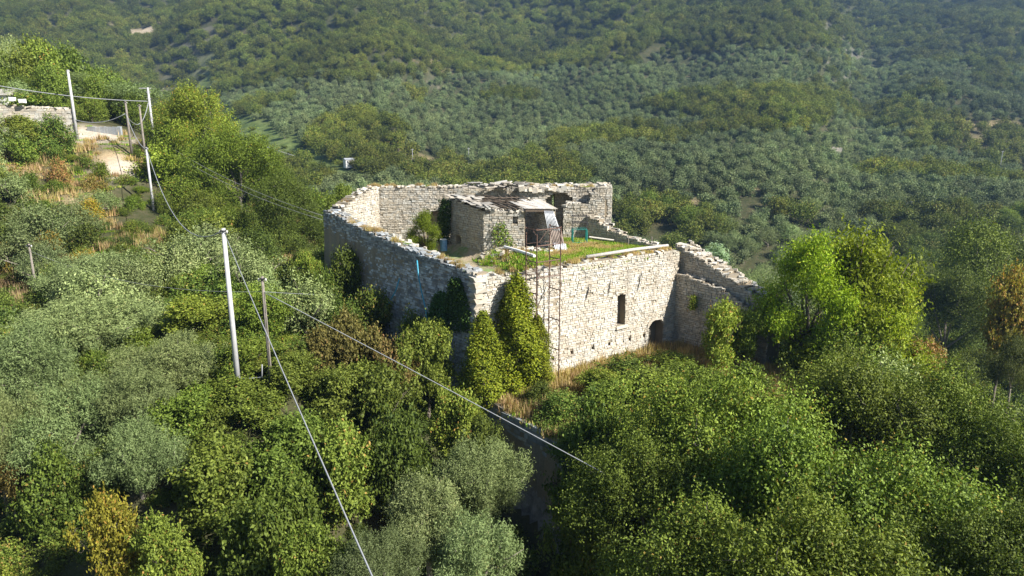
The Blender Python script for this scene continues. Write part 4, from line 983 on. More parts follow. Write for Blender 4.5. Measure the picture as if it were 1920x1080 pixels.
# ------------------------------------------------------------------ plants close by, one by one
random.seed(5)
NEAR = [
 # right foreground: the big oaks whose crowns fill the lower right
 ('oak', 'oak_tree', 'oak', 1345, 705, 27.5, 430, 'wide green oak right below the terrace, upper left of the oak crowns'),
 ('oak', 'oak_tree', 'oak', 1610, 690, 29, 400, 'dense grey green oak directly below the almond tree'),
 ('oak', 'oak_tree', 'oak', 1790, 720, 28, 330, 'oak crown at the right, sloping down toward the valley'),
 ('oak', 'oak_tree', 'oak', 1900, 800, 24, 360, 'oak crown cut off by the right edge of the picture'),
 ('oak', 'oak_tree', 'oak', 1480, 800, 22.5, 520, 'largest oak in the middle of the lower right, twigs showing'),
 ('oak', 'oak_tree', 'oak', 1225, 850, 25, 330, 'darker oak at the left end of the oak crowns, where the slanting cable ends'),
 ('oak', 'oak_tree', 'oak', 1740, 880, 20, 520, 'near oak in the lower right corner with ground showing between its twigs'),
 ('oak', 'oak_tree', 'oak', 1330, 960, 19.5, 460, 'oak at the bottom edge right of the dark gully'),
 ('oak', 'oak_tree', 'oak', 1560, 985, 17, 560, 'lowest oak crown at the bottom edge, nearest of them all'),
 ('oak', 'oak_tree', 'oak', 1900, 960, 17.5, 420, 'oak crown in the extreme lower right corner'),
 # almond trees beside the wing wall
 ('almond', 'almond_tree', 'almond tree', 1612, 436, 44, 330, 'tall bright yellow green almond tree right of the wing wall'),
 ('almond', 'almond_tree', 'almond tree', 1530, 454, 43.5, 210, 'airy almond tree with a bent dark limb, touching the wing wall'),
 ('almond', 'almond_tree', 'almond tree', 1672, 520, 43, 210, 'lower right part of the almond group, leaning over the slope'),
 ('broad', 'young_tree', 'small tree', 1362, 575, 43, 105, 'small light green tree standing before the shaded wing wall'),
 ('broad', 'young_tree', 'small tree', 1402, 585, 44.0, 85, 'young tree between the wing wall and the almond trees'),
 ('red', 'dry_shrub', 'shrub', 1725, 640, 44, 90, 'brownish half bare shrub behind the almond group'),
 # evergreens against the castle corner
 ('cypress', 'column_evergreen', 'evergreen', 968, 522, 40.6, 108, 'tall column shaped yellow green evergreen at the castle corner'),
 ('cypress', 'column_evergreen', 'evergreen', 905, 590, 39.2, 88, 'shorter column shaped evergreen left of the tall one'),
 ('cypress', 'column_evergreen', 'evergreen', 1008, 596, 40.9, 62, 'slim evergreen column tucked against the right of the tall one'),
 # bushes in front of the door
 ('broad', 'green_bush', 'bush', 1262, 668, 43.4, 130, 'bright green bush growing in front of the arched door'),
 ('bush', 'green_bush', 'bush', 1180, 676, 40.5, 150, 'dark and light green bush left of the door bush'),
 ('broad', 'green_bush', 'bush', 1135, 700, 38.8, 95, 'twiggy green bush at the right end of the dry grass strip'),
 ('broad', 'green_bush', 'bush', 1215, 708, 37, 230, 'broad bright green bush in the middle of the terrace'),
 ('bush', 'green_bush', 'bush', 1110, 790, 31.5, 200, 'round green bush hanging over the top of the retaining wall'),
 ('bush', 'green_bush', 'bush', 1195, 850, 27.5, 230, 'dark green bush on the terrace edge above the gully'),
 ('broad', 'green_bush', 'bush', 1290, 690, 39, 170, 'low green bush right of the middle of the terrace'),
 ('bush', 'green_bush', 'bush', 1060, 748, 36.6, 130, 'sparse bush sprawling over the end of the dry grass strip'),
 ('broad', 'green_bush', 'bush', 1330, 740, 34, 170, 'yellow green bush where the dry grass meets the oak crowns'),
 ('broad', 'green_bush', 'bush', 1150, 722, 36.5, 160, 'rounded bush left of the broad one in the middle of the terrace'),
 ('bush', 'green_bush', 'bush', 1400, 690, 40, 110, 'low bush in the dry grass under the almond trees'),
 ('broad', 'green_bush', 'bush', 1560, 665, 40.5, 130, 'light bush below the trunk of the tall almond tree'),
 ('bush', 'green_bush', 'bush', 1660, 650, 41, 130, 'grey green bush at the right of the almond trees'),
 ('bush', 'green_bush', 'bush', 1010, 740, 38.2, 80, 'twiggy low bush at the foot of the column shaped evergreens'),
 ('bush', 'shaded_bush', 'bush', 1075, 925, 28.5, 150, 'dark bush at the foot of the retaining wall in the gully'),
 ('bush', 'shaded_bush', 'bush', 900, 790, 34, 100, 'dark bush at the foot of the retaining wall under the evergreens'),
 ('bush', 'green_bush', 'bush', 1095, 800, 33.4, 130, 'bush trailing over the retaining wall edge'),
 ('bush', 'green_bush', 'bush', 1045, 762, 36.0, 110, 'bush overhanging the left part of the retaining wall'),
 ('broad', 'green_bush', 'bush', 1200, 780, 32, 210, 'bright green bush below the broad one, above the slanting cable end'),
 ('broad', 'green_bush', 'bush', 1300, 770, 32.5, 190, 'bright bush between the terrace bushes and the oak crowns'),
 # inside the castle
 ('almond', 'courtyard_shrub', 'shrub', 797, 400, 55.0, 84, 'bright yellow green shrub growing inside the castle beside the low arch'),
 # ivy and shade bushes under the side wall
 ('bush', 'shaded_bush', 'bush', 650, 478, 50.5, 105, 'dark bush in the shade against the castle side wall, left of the hoses'),
 ('bush', 'shaded_bush', 'bush', 612, 520, 49, 90, 'dark bush in shade at the foot of the left end of the side wall'),
 ('bush', 'shaded_bush', 'bush', 700, 560, 46.6, 120, 'low dark bush in shade below the curving hose'),
 ('bush', 'shaded_bush', 'bush', 640, 570, 45.5, 130, 'dark bush in the shaded hollow left of the castle'),
 ('bush', 'shaded_bush', 'bush', 770, 600, 43.8, 90, 'dark bush in shade under the straight hose'),
 ('bush', 'shaded_bush', 'bush', 560, 560, 46, 100, 'shadowed bush in the hollow right of the slim wooden pole'),
 ('broad', 'lit_shrub', 'shrub', 575, 478, 51.5, 52, 'sunlit yellowish shrub standing out of the shadow at the left end of the side wall'),
 # middle: broad leaved bushes between poles and evergreens
 ('red', 'reddish_bush', 'bush', 660, 592, 39.5, 110, 'pinkish brown leaved bush right of the slim wooden pole'),
 ('red', 'reddish_bush', 'bush', 600, 625, 38, 110, 'brownish bush just right of the slim wooden pole, lower'),
 ('red', 'reddish_bush', 'bush', 740, 640, 38, 90, 'bush with red tinted leaves crossed by the slanting cable'),
 ('broad', 'leafy_bush', 'bush', 850, 735, 34.5, 110, 'green bush beneath the shorter column shaped evergreen'),
 ('broad', 'leafy_bush', 'bush', 800, 620, 39, 130, 'pale green leafy bush in front of the side wall ivy'),
 ('broad', 'leafy_bush', 'bush', 720, 700, 35, 160, 'green leafy bush under the slanting cable'),
 ('broad', 'leafy_bush', 'bush', 640, 690, 35, 150, 'yellow green leafy bush right of the thick cable'),
 ('broad', 'leafy_bush', 'bush', 545, 670, 35.5, 140, 'yellow green bush around the foot of the slim wooden pole'),
 ('broad', 'leafy_bush', 'bush', 470, 640, 37, 130, 'bright bush behind the foot of the nearest concrete pole'),
 ('broad', 'leafy_bush', 'bush', 370, 560, 43, 150, 'dense green bush left of the middle of the nearest concrete pole'),
 ('broad', 'leafy_bush', 'bush', 480, 560, 42, 110, 'green bush between the two nearest poles'),
 ('broad', 'leafy_bush', 'bush', 440, 718, 33.0, 160, 'bright yellow green bush just below the nearest concrete pole'),
 ('broad', 'leafy_bush', 'bush', 345, 740, 31.5, 150, 'yellow green bush with a bare pale twig, lower left of the nearest pole'),
 ('broad', 'leafy_bush', 'bush', 400, 850, 28, 210, 'wide yellow green bush at the lower left centre'),
 ('broad', 'leafy_bush', 'bush', 545, 790, 30.5, 190, 'yellow green bush left of the thick cable, halfway down'),
 ('broad', 'leafy_bush', 'bush', 500, 930, 25, 220, 'sunlit leafy bush at the bottom, left of the thick cable'),
 ('broad', 'leafy_bush', 'bush', 640, 820, 30, 180, 'leafy bush crossed by the thick cable'),
 ('bush', 'leafy_bush', 'bush', 740, 790, 31, 170, 'grey green bush between the thick cable and the slanting cable'),
 ('broad', 'leafy_bush', 'bush', 590, 1000, 22.5, 180, 'leafy bush at the bottom edge beside the thick cable'),
 ('yellow', 'pale_yellow_bush', 'bush', 185, 950, 24.5, 140, 'pale yellow bush at the bottom left corner'),
 ('broad', 'leafy_bush', 'bush', 290, 985, 24, 150, 'green bush right of the pale yellow bush at the bottom left'),
 ('bush', 'leafy_bush', 'bush', 90, 855, 29, 170, 'green bush at the left edge below the silver olives'),
 ('red', 'reddish_bush', 'bush', 10, 850, 29.5, 90, 'rusty bush cut by the left edge'),
 # silver olives on the left
 ('olive', 'olive_tree', 'olive tree', 50, 615, 37, 200, 'silver green olive at the left edge below the lone wooden pole'),
 ('olive', 'olive_tree', 'olive tree', 165, 480, 48, 170, 'grey green olive right of the lone wooden pole, upper one'),
 ('olive', 'olive_tree', 'olive tree', 190, 560, 42, 230, 'wide silver olive in the middle of the left grove'),
 ('olive', 'olive_tree', 'olive tree', 330, 632, 36, 180, 'pale silver olive left of the nearest concrete pole'),
 ('olive', 'olive_tree', 'olive tree', 240, 690, 33, 190, 'silver olive below the wide one, centre left'),
 ('olive', 'olive_tree', 'olive tree', 100, 730, 31.5, 220, 'large silver olive near the left edge, lower row'),
 ('olive', 'olive_tree', 'olive tree', 250, 790, 29.5, 170, 'olive with a shaded underside below the centre left one'),
 ('olive', 'olive_tree', 'olive tree', -20, 740, 30, 160, 'olive cut off by the left edge'),
 # bottom centre olives
 ('olive', 'olive_tree', 'olive tree', 915, 830, 29, 170, 'bright silver green olive at the bottom centre beside the gully'),
 ('olive', 'olive_tree', 'olive tree', 800, 900, 25.5, 200, 'soft green olive at the bottom centre, left of the brightest one'),
 ('olive', 'olive_tree', 'olive tree', 890, 985, 23, 220, 'olive at the bottom edge in the centre'),
 ('olive', 'olive_tree', 'olive tree', 720, 1000, 22, 170, 'olive at the bottom edge beside the thick cable'),
 # the ridge and the valley edge
 ('oak', 'ridge_oak', 'oak', 352, 165, 92, 165, 'tall round oak on the ridge right of the crossarm pole'),
 ('oak', 'ridge_oak', 'oak', 440, 252, 86, 180, 'big dark oak on the ridge below the tall round one'),
 ('oak', 'ridge_oak', 'oak', 520, 322, 78, 160, 'broad oak lower on the ridge toward the castle'),
 ('olive', 'hilltop_olive', 'olive tree', 15, 96, 104, 150, 'tall olive at the very top left behind the building corner'),
 ('olive', 'hilltop_olive', 'olive tree', 95, 135, 106, 140, 'olive behind the hilltop wall and its pale pole'),
 ('olive', 'hilltop_olive', 'olive tree', 190, 148, 105, 190, 'wide pale olive above the dirt bank on the hilltop'),
 ('broad', 'hilltop_bush', 'bush', 30, 222, 86, 100, 'bright bush hiding the foot of the hilltop wall at the left edge'),
 ('bush', 'hilltop_bush', 'bush', 92, 226, 86, 80, 'green bush hiding the foot of the hilltop wall near its pole'),
 ('broad', 'hilltop_bush', 'bush', 60, 178, 95, 110, 'bright green bush right behind the hilltop wall'),
 ('oak', 'valley_oak', 'oak', 1850, 424, 96, 270, 'large oak with a rusty tinted top near the right edge'),
 ('oak', 'valley_oak', 'oak', 1790, 520, 84, 190, 'dark oak in the hollow below the rusty topped one'),
 ('oak', 'valley_oak', 'oak', 1690, 560, 80, 120, 'oak in shade just right of the almond trees'),
 # right edge
 ('yellow', 'golden_tree', 'tree', 1900, 525, 58, 120, 'golden yellow autumn tree at the right edge'),
 ('oak', 'dark_tree', 'tree', 1910, 640, 52, 130, 'dark green tree at the right edge behind the oaks'),
 ('pale', 'pale_shrub', 'shrub', 1335, 458, 62, 82, 'pale blue green shrub behind the castle beyond the wing wall'),
 ('broad', 'lime_shrub', 'shrub', 640, 352, 62, 62, 'lime green shrub behind the left end of the castle wall'),
]
for i, (key, nm, cat, u, vt, Yd, w, lab) in enumerate(NEAR):
    grp = {'oak_tree': 'oaks below the terrace', 'olive_tree': 'silver olives near the camera', 'almond_tree': 'almond trees by the wing wall', 'leafy_bush': 'leafy bushes around the poles',
           'green_bush': 'bushes on the terrace', 'shaded_bush': 'bushes in the castle shade', 'column_evergreen': 'column shaped evergreens', 'reddish_bush': 'bushes with turning leaves'}.get(nm)
    if nm == 'courtyard_shrub':
        p = at(u, vt, Yd); z = courtz(p.x, p.y); plant(key, nm, lab, cat, (p.x, p.y, z-.2), w/FPX*Yd, p.z-z+.2, 1.0, None, 1); continue
    r = plant_at(key, nm, lab, cat, u, vt, Yd, w, i, grp, hmin=1.6)
# ivy on the castle
def ivy(name, label, pts, nrm, n, mat=F_IVY, depth=.22, L=.17, up=.1):
    rs = np.random.RandomState(len(label)); P0 = np.array([tuple(p) for p in pts]); nv = np.array(tuple(nrm))
    C = []
    # pts: list of (left, right) pairs from top to bottom
    k = len(pts)//2
    t = rs.rand(n)**.8*(k-1); i = np.minimum(t.astype(int), k-2); f = (t-i)[:, None]
    Lf = P0[0::2][i]*(1-f)+P0[0::2][i+1]*f; Rg = P0[1::2][i]*(1-f)+P0[1::2][i+1]*f
    a = rs.rand(n)[:, None]; C = Lf*(1-a)+Rg*a+nv*(.02+depth*np.abs(rs.normal(size=(n, 1))))+rs.normal(size=(n, 3))*.07
    me = leafmesh(name, C, np.repeat(nv[None], n, 0)*1.3, L, L*.8, rs, mat, up)
    return tag(link(bpy.data.objects.new(name, me)), label, 'ivy')
W_ = lambda u, v: wallpt(u, v, .1+.03*max(0, (v-520)/27))
ivy('ivy', 'dark ivy climbing the shaded side wall nearest the castle corner', [W_(848, 522), W_(862, 522), W_(838, 565), W_(878, 560), W_(836, 620), W_(888, 620)], snv, 4200, depth=.12, L=.13)
ivy('ivy', 'dark ivy patch on the side wall just right of the straight hose', [W_(822, 548), W_(836, 548), W_(806, 580), W_(842, 580), W_(800, 625), W_(842, 625)], snv, 3000, depth=.12, L=.13)
hn = Vector((-.81, -.59, 0))
hp = lambda u, v: on_plane(u, v, K1, hn, .12)
ivy('ivy', 'dark ivy hanging on the shaded house wall beside the low arch', [hp(832, 372), hp(846, 376), hp(826, 410), hp(846, 412), hp(828, 455), hp(842, 458)], hn, 2600)
fnv = fn
fp = lambda u, v: on_plane(u, v, F1, (0, -1), .15)
ivy('ivy', 'grey green ivy plants climbing the front of the inner house', [fp(930, 420), fp(945, 415), fp(922, 440), fp(955, 436), fp(925, 460), fp(972, 462)], Vector((0, -1, 0)), 520, F_BUSH, .2, .13)
ivy('ivy', 'leafy tuft rooted in the shaded wing wall', [on_plane(1300, 553, (WB-Vector((.5, .42, 0))).xy, snv, .2), on_plane(1308, 553, (WB-Vector((.5, .42, 0))).xy, snv, .2), on_plane(1295, 580, (WB-Vector((.5, .42, 0))).xy, snv, .2), on_plane(1306, 578, (WB-Vector((.5, .42, 0))).xy, snv, .2)], snv, 420, F_BROAD, .2, .14)

# ------------------------------------------------------------------ the hillside scrub on the left, the slopes and the groves, instanced one by one
wt_ = np.random.RandomState(31); WT = []
for (a_, b_, za, zb_, off_) in ((Cc, A, 9.55, 7.6, .5), (A, B, 7.4, 7.4, .55), (E, Cc, 10.9, 9.8, .6), (E, (1.0, 60.8), 11.1, 11.2, .65), ((.6, 59.2), (7, 59), 11.35, 11.3, .4), (tuple(WB.xy), tuple((WB+wd*7.4).xy), 7.3, 3.9, .7)):
    dv_ = Vector((b_[0]-a_[0], b_[1]-a_[1], 0)); nn_ = Vector((dv_.y, -dv_.x, 0)).normalized()
    for _ in range(int(dv_.length*5)):
        t_ = wt_.rand(); q_ = Vector((a_[0], a_[1], 0))+dv_*t_-nn_*(off_+wt_.uniform(-.4, .4)); WT.append((q_.x, q_.y, za+(zb_-za)*t_+.02))
WT = np.array(WT); WT = WT[fbm(WT[:, 0]/1.5, WT[:, 1]/1.5) > .47]
rs = np.random.RandomState(3)
def in_view(x, y, z, mu=160, mv=140):
    u, v, f = project(x, y, z); return (u > -mu) & (u < 1920+mu) & (v > -mv) & (v < 1080+260) & (f > 5), u, v
def jitter_grid(x0, x1, y0, y1, st, sy=None, j=.42):
    sy = sy or st; a, b = np.meshgrid(np.arange(x0, x1, st), np.arange(y0, y1, sy)); a = a.ravel(); b = b.ravel()
    return a+rs.uniform(-j, j, a.shape)*st, b+rs.uniform(-j, j, b.shape)*sy
BW = [(at(u, v, y).x, at(u, v, y).y, a, b) for (u, v, y, a, b) in BARE+PALE]
def bare(x, y):
    m = np.zeros(x.shape)
    for (cx, cy, a, b) in BW: m = np.maximum(m, np.exp(-((x-cx)/a)**2-((y-cy)/b)**2))
    return m
def put(key, name, x, y, z, w, h, label, cat, group):
    lst = LIB[key]; k = rs.randint(len(lst)); me, tm, R0, H = lst[k]
    o = bpy.data.objects.new(name, me); SC.collection.objects.link(o)
    o.location = (x, y, z); o.rotation_euler = (0, 0, rs.uniform(0, 6.28)); o.scale = (w/(2*R0), w/(2*R0)*rs.uniform(.88, 1.12), h/H)
    o['label'] = label; o['category'] = cat; o['group'] = group; return o
# left hillside and nearer slopes, Y 30..125
x, y = jitter_grid(-105, 75, 26, 128, 3.1)
z = G(x, y); ok, u, v = in_view(x, y, z+2)
sd = sdist(x, y)
keep = ok & (sd > 1.5) & (bare(x, y) < .35) & ~((v > 560) & (x > -30) & (x < 16) & (y < 44))
keep &= ~((x > -62) & (x < -44) & (y > 86.5) & (y < 95.5) & (z > 12))       # the road by the hilltop wall
keep &= ~((y < 90.5) & (y > 82) & (x < -54) & (rs.rand(len(x)) < .3))
keep &= (rs.rand(len(x)) < .9)
for (pu_, pt_, pb_, py_) in ((274, 276, 400, 80), (261, 196, 318, 88), (235, 190, 290, 90), (54, 457, 565, 51), (127, 131, 240, 91), (277, 164, 232, 98), (418, 428, 690, 34.5), (225, 345, 420, 86)):
    keep &= ~((np.abs(u-pu_) < 1500/y+6) & (y < py_+.5) & (v > pt_) & (v < pb_+(70 if py_ > 60 else 40)))
x, y, z, u, v = [q[keep] for q in (x, y, z, u, v)]
right = (x > 16)
mix = fbm(x/14+9, y/14+2); r1 = rs.rand(len(x))
LAND = [(70, 215, 'the hilltop wall'), (210, 330, 'the dirt path'), (160, 400, 'the bare rocky patch'), (274, 340, 'the second concrete pole'), (54, 510, 'the lone wooden pole'), (430, 550, 'the nearest concrete pole'),
        (340, 210, 'the crossarm pole'), (655, 302, 'the white hut'), (625, 430, 'the side wall end'), (800, 350, 'the rear wall'), (1100, 380, 'the tower'), (1350, 520, 'the wing wall'), (1335, 480, 'the pale shrub'),
        (1545, 280, 'the pale ruined wall'), (1600, 500, 'the almond trees'), (1705, 392, 'the small dark slope pole'), (1873, 305, 'the distant white pole'), (1622, 446, 'the thin grey pole'), (952, 322, 'the pole over the rear wall'), (1900, 560, 'the golden tree')]
def where(u, v):
    a = min(LAND, key=lambda l: (l[0]-u)**2+((l[1]-v)*1.3)**2); du, dv = u-a[0], v-a[1]; d_ = math.hypot(du, dv)
    far_ = 'close' if d_ < 70 else ('off' if d_ < 170 else 'well')
    r_ = ('right' if du > 0 else 'left')+' of' if abs(du) > abs(dv)*1.6 else ('below' if dv > 0 else 'above')
    if .6 < abs(du)/(abs(dv)+1) <= 1.6: r_ = ('below' if dv > 0 else 'above')+'-'+('right' if du > 0 else 'left')+' of'
    return '%s %s %s' % (far_, r_, a[2])
def sizew(k): return 'small' if k < .85 else ('broad' if k > 1.15 else 'middling')
POOL = []
for i in np.argsort(y):
    ridge = (u[i] > 270) & (u[i] < 720) & (y[i] > 62)
    hill_top = (v[i] < 260) & (u[i] < 300) & (y[i] > 96)
    k = rs.uniform(.7, 1.3)
    if right[i] or y[i] > 108:
        if mix[i] > .5: POOL.append(('oak', 'oak_mid', x[i], y[i], z[i], 5.2*k, 5.0*k, k, 'on the near valley slope'))
        else: POOL.append(('olive', 'olive_mid', x[i], y[i], z[i], 4.7*k, 4.1*k, k, 'on the near valley slope'))
        continue
    if ridge or hill_top:
        if rs.rand() < .3: continue
        tall = 1.5 if (u[i] < 480 and y[i] > 88) else 1.0
        POOL.append(('oak', 'oak_mid' if mix[i] > .36 else 'broad_mid', x[i], y[i], z[i], 4.6*k*tall**.5, 3.7*k*tall, k, 'on the ridge')); continue
    if r1[i] < .24: POOL.append(('olive', 'olive_mid', x[i], y[i], z[i], 4.6*k, 3.4*k, k, 'on the left hillside')); continue
    elif mix[i] > .58 and r1[i] < .75: c = ('yellow_mid', 'yellow_bush', 3.0, 2.1, 'yellowish bush', 'yellowish bushes on the left hillside')
    elif mix[i] < .42 and r1[i] < .6: c = ('broad_mid', 'green_bush', 3.2, 2.7, 'bright green bush', 'bright bushes on the left hillside')
    elif r1[i] > .93: c = ('red_mid', 'brown_bush', 2.8, 1.9, 'brownish bush', 'brownish bushes on the left hillside')
    else: c = ('bush_mid', 'scrub_bush', 3.3, 2.3, 'dark scrub bush', 'scrub bushes on the left hillside')
    key, nm, w, h, lab, grp = c
    put(key, nm, x[i], y[i], z[i]-.25, w*k, h*k*rs.uniform(.85, 1.15), '%s %s %s' % (sizew(k), lab, where(u[i], v[i])), 'bush', grp)

# the far side of the valley
x, y = jitter_grid(-900, 900, 124, 240, 4.3, 4.8); x2, y2 = jitter_grid(-1000, 1000, 240, 520, 4.8, 6.2, .36); x3, y3 = jitter_grid(-1300, 1300, 520, 1250, 7.5, 10)
x = np.r_[x, x2, x3]; y = np.r_[y, y2, y3]
z = G(x, y); ok, u, v = in_view(x, y, z+3, 120, 70)
vl = np.interp(u, [0, 380, 520, 700, 900, 1150, 1300, 1500, 1700, 1920], [175, 170, 150, 150, 135, 120, 95, 88, 95, 110])
nz = fbm(x/45+4, y/60+1); fine = fbm(x/16+40, y/22)
oak = (v < vl+(fine-.5)*60) | (nz > .60)
oak |= ((np.abs(u-1450)/110)**2+((v-205)/42)**2 < 1) | ((np.abs(u-670)/90)**2+((v-250)/45)**2 < 1)
oak |= (np.abs(u-1790) < 160) & (np.abs(v-470) < 80)
oakkeep = rs.rand(len(x)) < .84
bm = bare(x, y); keep = ok & (bm < .38) & (~oak | oakkeep | (y > 520)) & (rs.rand(len(x)) < .97)
keep &= ~((fbm(x/12+70, y/12) > .76) & (rs.rand(len(x)) < .6))
mead = (np.exp(-((u-np.interp(v, [100, 180, 240, 320], [385, 385, 470, 660]))/np.interp(v, [100, 180, 240, 320], [18, 20, 60, 50]))**2) > .5) & (v > 100) & (v < 330)
keep &= ~(mead & (rs.rand(len(x)) < np.where(v > 190, .78, .5)))
x, y, z, u, v, oak, mead = [q[keep] for q in (x, y, z, u, v, oak, mead)]
n = len(x)
w = np.where(oak, rs.uniform(5.4, 8.6, n), rs.uniform(4.4, 6.3, n)); h = np.where(oak, w*rs.uniform(.66, .88, n), w*rs.uniform(.62, .8, n))
far_m = y > 520; w = np.where(far_m, w*1.45, w); h = np.where(far_m, h*1.25, h)
m_ = ~mead
pk = np.array([0 if p[0] == 'olive' else 1 for p in POOL]); pa = np.array([p[2:8] for p in POOL])
kind = np.r_[pk, np.where(oak[m_], 1, 0)]; ax, ay, az, aw, ah, ak = [np.r_[pa[:, i], q] for i, q in enumerate((x[m_], y[m_], z[m_], w[m_], h[m_], w[m_]/np.where(oak[m_], 7, 5.3)))]
akey = [p[1] for p in POOL]+['oak_mid' if o_ else 'olive_mid' for o_ in oak[m_]]
apl = [p[8] for p in POOL]+['on the far slope']*int(m_.sum())
au, av, af = project(ax, ay, az+ah*.8)
# hidden behind the land or the castle?
hid = np.zeros(len(ax), bool)
for t in np.linspace(.12, .97, 34):
    px, py, pz = ax*t, ay*t, CAMZ+(az+ah-CAMZ)*t; hid |= G(px, py) > pz+.3
hid |= (au > 640) & (au < 1140) & (av > 372) & (ay > 60) & (av < 700)
hid |= (au >= 1140) & (au < 1280) & (av > 480) & (ay > 60) & (av < 700)
inside = (au > -10) & (au < 1930) & (av > -10) & (av < 1085)
score = np.where(inside & ~hid, aw/af, 0)
indiv = np.zeros(len(ax), bool)
for kd, cap in ((0, 280), (1, 280)):
    c_ = np.where(kind == kd)[0]; c_ = c_[np.argsort(-score[c_])][:cap]; indiv[c_[score[c_] > 0]] = True
for i in np.where(indiv)[0]:
    nm = 'olive' if kind[i] == 0 else 'oak'
    put(akey[i], nm+'_tree', ax[i], ay[i], az[i]-.35, aw[i], ah[i], ('%s %s %s' % (sizew(ak[i]), 'grey green olive' if kind[i] == 0 else 'round green oak', where(au[i], av[i]))),
        nm+(' tree' if kind[i] == 0 else ''), nm+'s '+apl[i])
print('TREES', len(ax), 'hidden', hid.sum())
rest = ~indiv & (~hid | (ay > 150)) ; farr = ay > 150
def far_scatter(name, X_, Y_, Z_, W__, H__, keys, label, cat):
    protos = []; dims = []
    for kk in keys:
        for (me, tm, R0, H) in LIB[kk]: protos.append(me); dims.append((R0, H))
    k = len(X_); idx = rs.randint(len(protos), size=k); D_ = np.array(dims)[idx]
    P = np.stack([X_, Y_, Z_-.4], 1); rot = np.stack([0*X_, 0*X_, rs.rand(k)*6.28], 1)
    scl = np.stack([W__/(2*D_[:, 0]), W__/(2*D_[:, 0])*rs.uniform(.85, 1.15, k), H__*1.1/D_[:, 1]], 1)
    return scatter(name, P, rot, scl, idx, protos, label, cat)
for nm, sel, keys, lab, cat in (('olive_grove', (kind == 0) & farr, ['olive_far'], 'thousands of grey green olives in rows on the far slope', 'olive grove'),
                                ('oak_wood', (kind == 1) & farr, ['oak_far'], 'dense oak wood covering the upper far slope', 'wood'),
                                ('valley_olives', (kind == 0) & ~farr, ['olive_mid'], 'smaller olives half hidden on the near valley slopes', 'olive grove'),
                                ('valley_oaks', (kind == 1) & ~farr, ['oak_mid'], 'smaller oaks half hidden on the ridge and valley slopes', 'wood')):
    q_ = sel & rest; far_scatter(nm, ax[q_], ay[q_], az[q_], aw[q_], ah[q_], keys, lab, cat)
far_scatter('meadow_thicket', x[mead], y[mead], z[mead], w[mead]*.7, h[mead]*.45, ['green_far'], 'bright green thicket following the gully on the far left', 'thicket')

# grasses and weeds: tufts instanced over the open ground
def tuft(key, seed, mat, hgt, n, wid=.035, spread=.22):
    r_ = np.random.RandomState(seed); C0 = r_.normal(size=(n, 3))*(spread, spread, 0)
    a = r_.rand(n)*6.28; lean = r_.rand(n)*.5; hh = hgt*(.5+r_.rand(n)*.8)
    tip = C0+np.stack([np.cos(a)*lean*hh, np.sin(a)*lean*hh, hh], 1); b = np.stack([-np.sin(a), np.cos(a), 0*a], 1)*wid
    V = np.stack([C0-b, C0+b, tip], 1).reshape(-1, 3); F = np.arange(3*n).reshape(-1, 3)
    me = bpy.data.meshes.new(key); me.from_pydata(V.tolist(), [], F.tolist()); me.materials.append(mat)
    at_ = me.color_attributes.new('tint', 'FLOAT_COLOR', 'POINT'); c = np.stack([r_.rand(n), r_.rand(n), r_.rand(n), np.ones(n)], 1)
    at_.data.foreach_set('color', np.repeat(c, 3, 0).astype(np.float32).ravel()); return me
T_dry = [tuft('dry_tuft', 1+i, F_DRY, .5, 80) for i in range(3)]; T_gr = [tuft('green_tuft', 9+i, F_GRASS, .16, 90, .03, .25) for i in range(3)]
def sc_t(name, x, y, z, protos, s0, s1, label, cat):
    k = len(x); s = rs.uniform(s0, s1, k)
    scatter(name, np.stack([x, y, z], 1), np.stack([0*s, 0*s, rs.rand(k)*6.28], 1), np.stack([s, s, s*rs.uniform(.7, 1.3, k)], 1), rs.randint(len(protos), size=k), protos, label, cat)
x, y = jitter_grid(-4, 21, 26, 50, .36); sd = sdist(x, y)
sw = (x+2.14)*fn.x+(y-40)*fn.y            # distance in front of the facade
keep = (sd < .2) & (sw > .25) & (fbm(x/2.5, y/2.5) > .30)
x, y = x[keep], y[keep]; sc_t('dry_grass', x, y, G(x, y)-.03, T_dry+T_gr[:1], .6, 1.35, 'tall straw coloured dry grass along the foot of the front wall', 'dry grass')
cv = np.array(COURT); k = (cv[:, 0]+(cv[:, 1]-52.9)*.72 > -3.2) & ~((cv[:, 1] > 52.2) & (cv[:, 0] < 3.4))
cv = cv[k]; cv = cv[rs.randint(len(cv), size=2600)]; jx = rs.uniform(-.2, .2, (len(cv), 2))
gm = fbm(cv[:, 0]/1.6, cv[:, 1]/1.6) > .42
sc_t('courtyard_grass', (cv[:, 0]+jx[:, 0])[gm], (cv[:, 1]+jx[:, 1])[gm], cv[gm, 2]-.02, T_gr, .7, 1.4, 'short bright green grass in the castle courtyard', 'grass')
cv2 = cv[~gm][:700]; sc_t('straw_patch', cv2[:, 0]+.1, cv2[:, 1], cv2[:, 2]-.02, T_dry, .3, .55, 'dry straw patches between the courtyard grass', 'dry grass')
sc_t('wall_top_weeds', WT[:, 0], WT[:, 1], WT[:, 2]-.05, T_dry+T_gr[:1], .28, .6, 'dry weeds rooted along the broken wall tops', 'weeds')
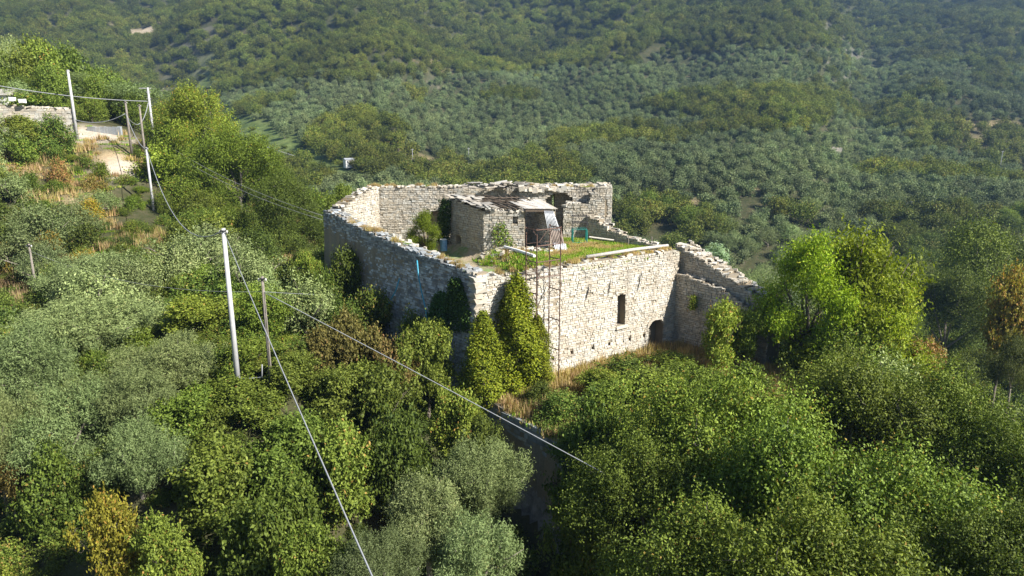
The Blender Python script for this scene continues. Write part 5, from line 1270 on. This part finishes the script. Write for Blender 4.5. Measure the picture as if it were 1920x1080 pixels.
# undergrowth between the bushes
B_small = [LIB['bush_mid'][i][0] for i in range(3)]+[LIB['broad_mid'][0][0]]
x, y = jitter_grid(-34, 24, 12, 62, 1.25); z = G(x, y); sd = sdist(x, y); ok, u, v = in_view(x, y, z, 200, 0)
dl_ = (x+2.14)*.75+(y-40)*.66
keep = ok & ((sd > .8) | ((sd < -.5) & (y < 36) & (x > 6))) & (bare(x, y) < .4) & (rs.rand(len(x)) < .7) & ~((np.abs(dl_+1.2) < 1.4) & (y < 39.5) & (y > 32))
x, y, z = x[keep], y[keep], z[keep]; k = len(x); s = rs.uniform(.35, .75, k)
scatter('undergrowth', np.stack([x, y, z-.1], 1), np.stack([0*s, 0*s, rs.rand(k)*6.28], 1), np.stack([s, s, s*rs.uniform(.5, 1., k)], 1), rs.randint(4, size=k), B_small, 'low green scrub filling the ground between the bushes', 'undergrowth')
x, y = jitter_grid(-62, -24, 46, 92, 1.7); z = G(x, y); ok, u, v = in_view(x, y, z, 60, 0); keep = ok & (bare(x, y) < .3) & (rs.rand(len(x)) < .5)
x, y, z = x[keep], y[keep], z[keep]; k = len(x); s = rs.uniform(.3, .6, k)
scatter('low_scrub', np.stack([x, y, z-.1], 1), np.stack([0*s, 0*s, rs.rand(k)*6.28], 1), np.stack([s, s, s*rs.uniform(.5, 1., k)], 1), rs.randint(4, size=k), B_small, 'low scrub and weeds between the bushes of the left hillside', 'undergrowth')
x, y = jitter_grid(-70, -20, 48, 96, 1.1); z = G(x, y); ok, u, v = in_view(x, y, z, 60, 0); keep = ok & (fbm(x/5, y/5) > .42) & (bare(x, y) < .75)
x, y, z = x[keep], y[keep], z[keep]; sc_t('hillside_grass', x, y, z-.03, T_dry+T_gr, .9, 1.9, 'dry and green grass between the bushes of the left hillside', 'grass')

# look-alikes that share a label are told apart by their order in the picture
ORD = 'leftmost second third fourth fifth sixth seventh eighth ninth tenth eleventh twelfth thirteenth fourteenth fifteenth sixteenth seventeenth eighteenth nineteenth twentieth'.split()
same = {}
for o in SC.collection.objects:
    if o.parent is None and 'category' in o and 'label' in o: same.setdefault(o['label'], []).append(o)
for lab, lst in same.items():
    if 1 < len(lst) <= 20:
        lst.sort(key=lambda o: o.location.x/max(1, o.location.y))
        for k, o in enumerate(lst):
            w_ = 'rightmost' if k == len(lst)-1 else ORD[k]
            o['label'] = lab+(', '+w_+' of them' if w_ in ('leftmost', 'rightmost') else ', '+w_+' from left')

# ------------------------------------------------------------------ air
g = Geo(); x0, x1, y0, y1, z0, z1 = -1480, 1480, -58, 1880, -60, 640
g.box(((x0+x1)/2, (y0+y1)/2, (z0+z1)/2), (x1-x0, y1-y0, z1-z0))
m, n_, o_ = newmat('air'); pv = N(n_, 'ShaderNodeVolumePrincipled'); n_.links.new(pv.outputs[0], o_.inputs['Volume'])
pv.inputs['Color'].default_value = (.36, .60, 1, 1); pv.inputs['Density'].default_value = .00022; pv.inputs['Anisotropy'].default_value = .2
tag(g.build('haze', m), 'thin blue haze filling the valley air', 'haze', None, 'stuff')
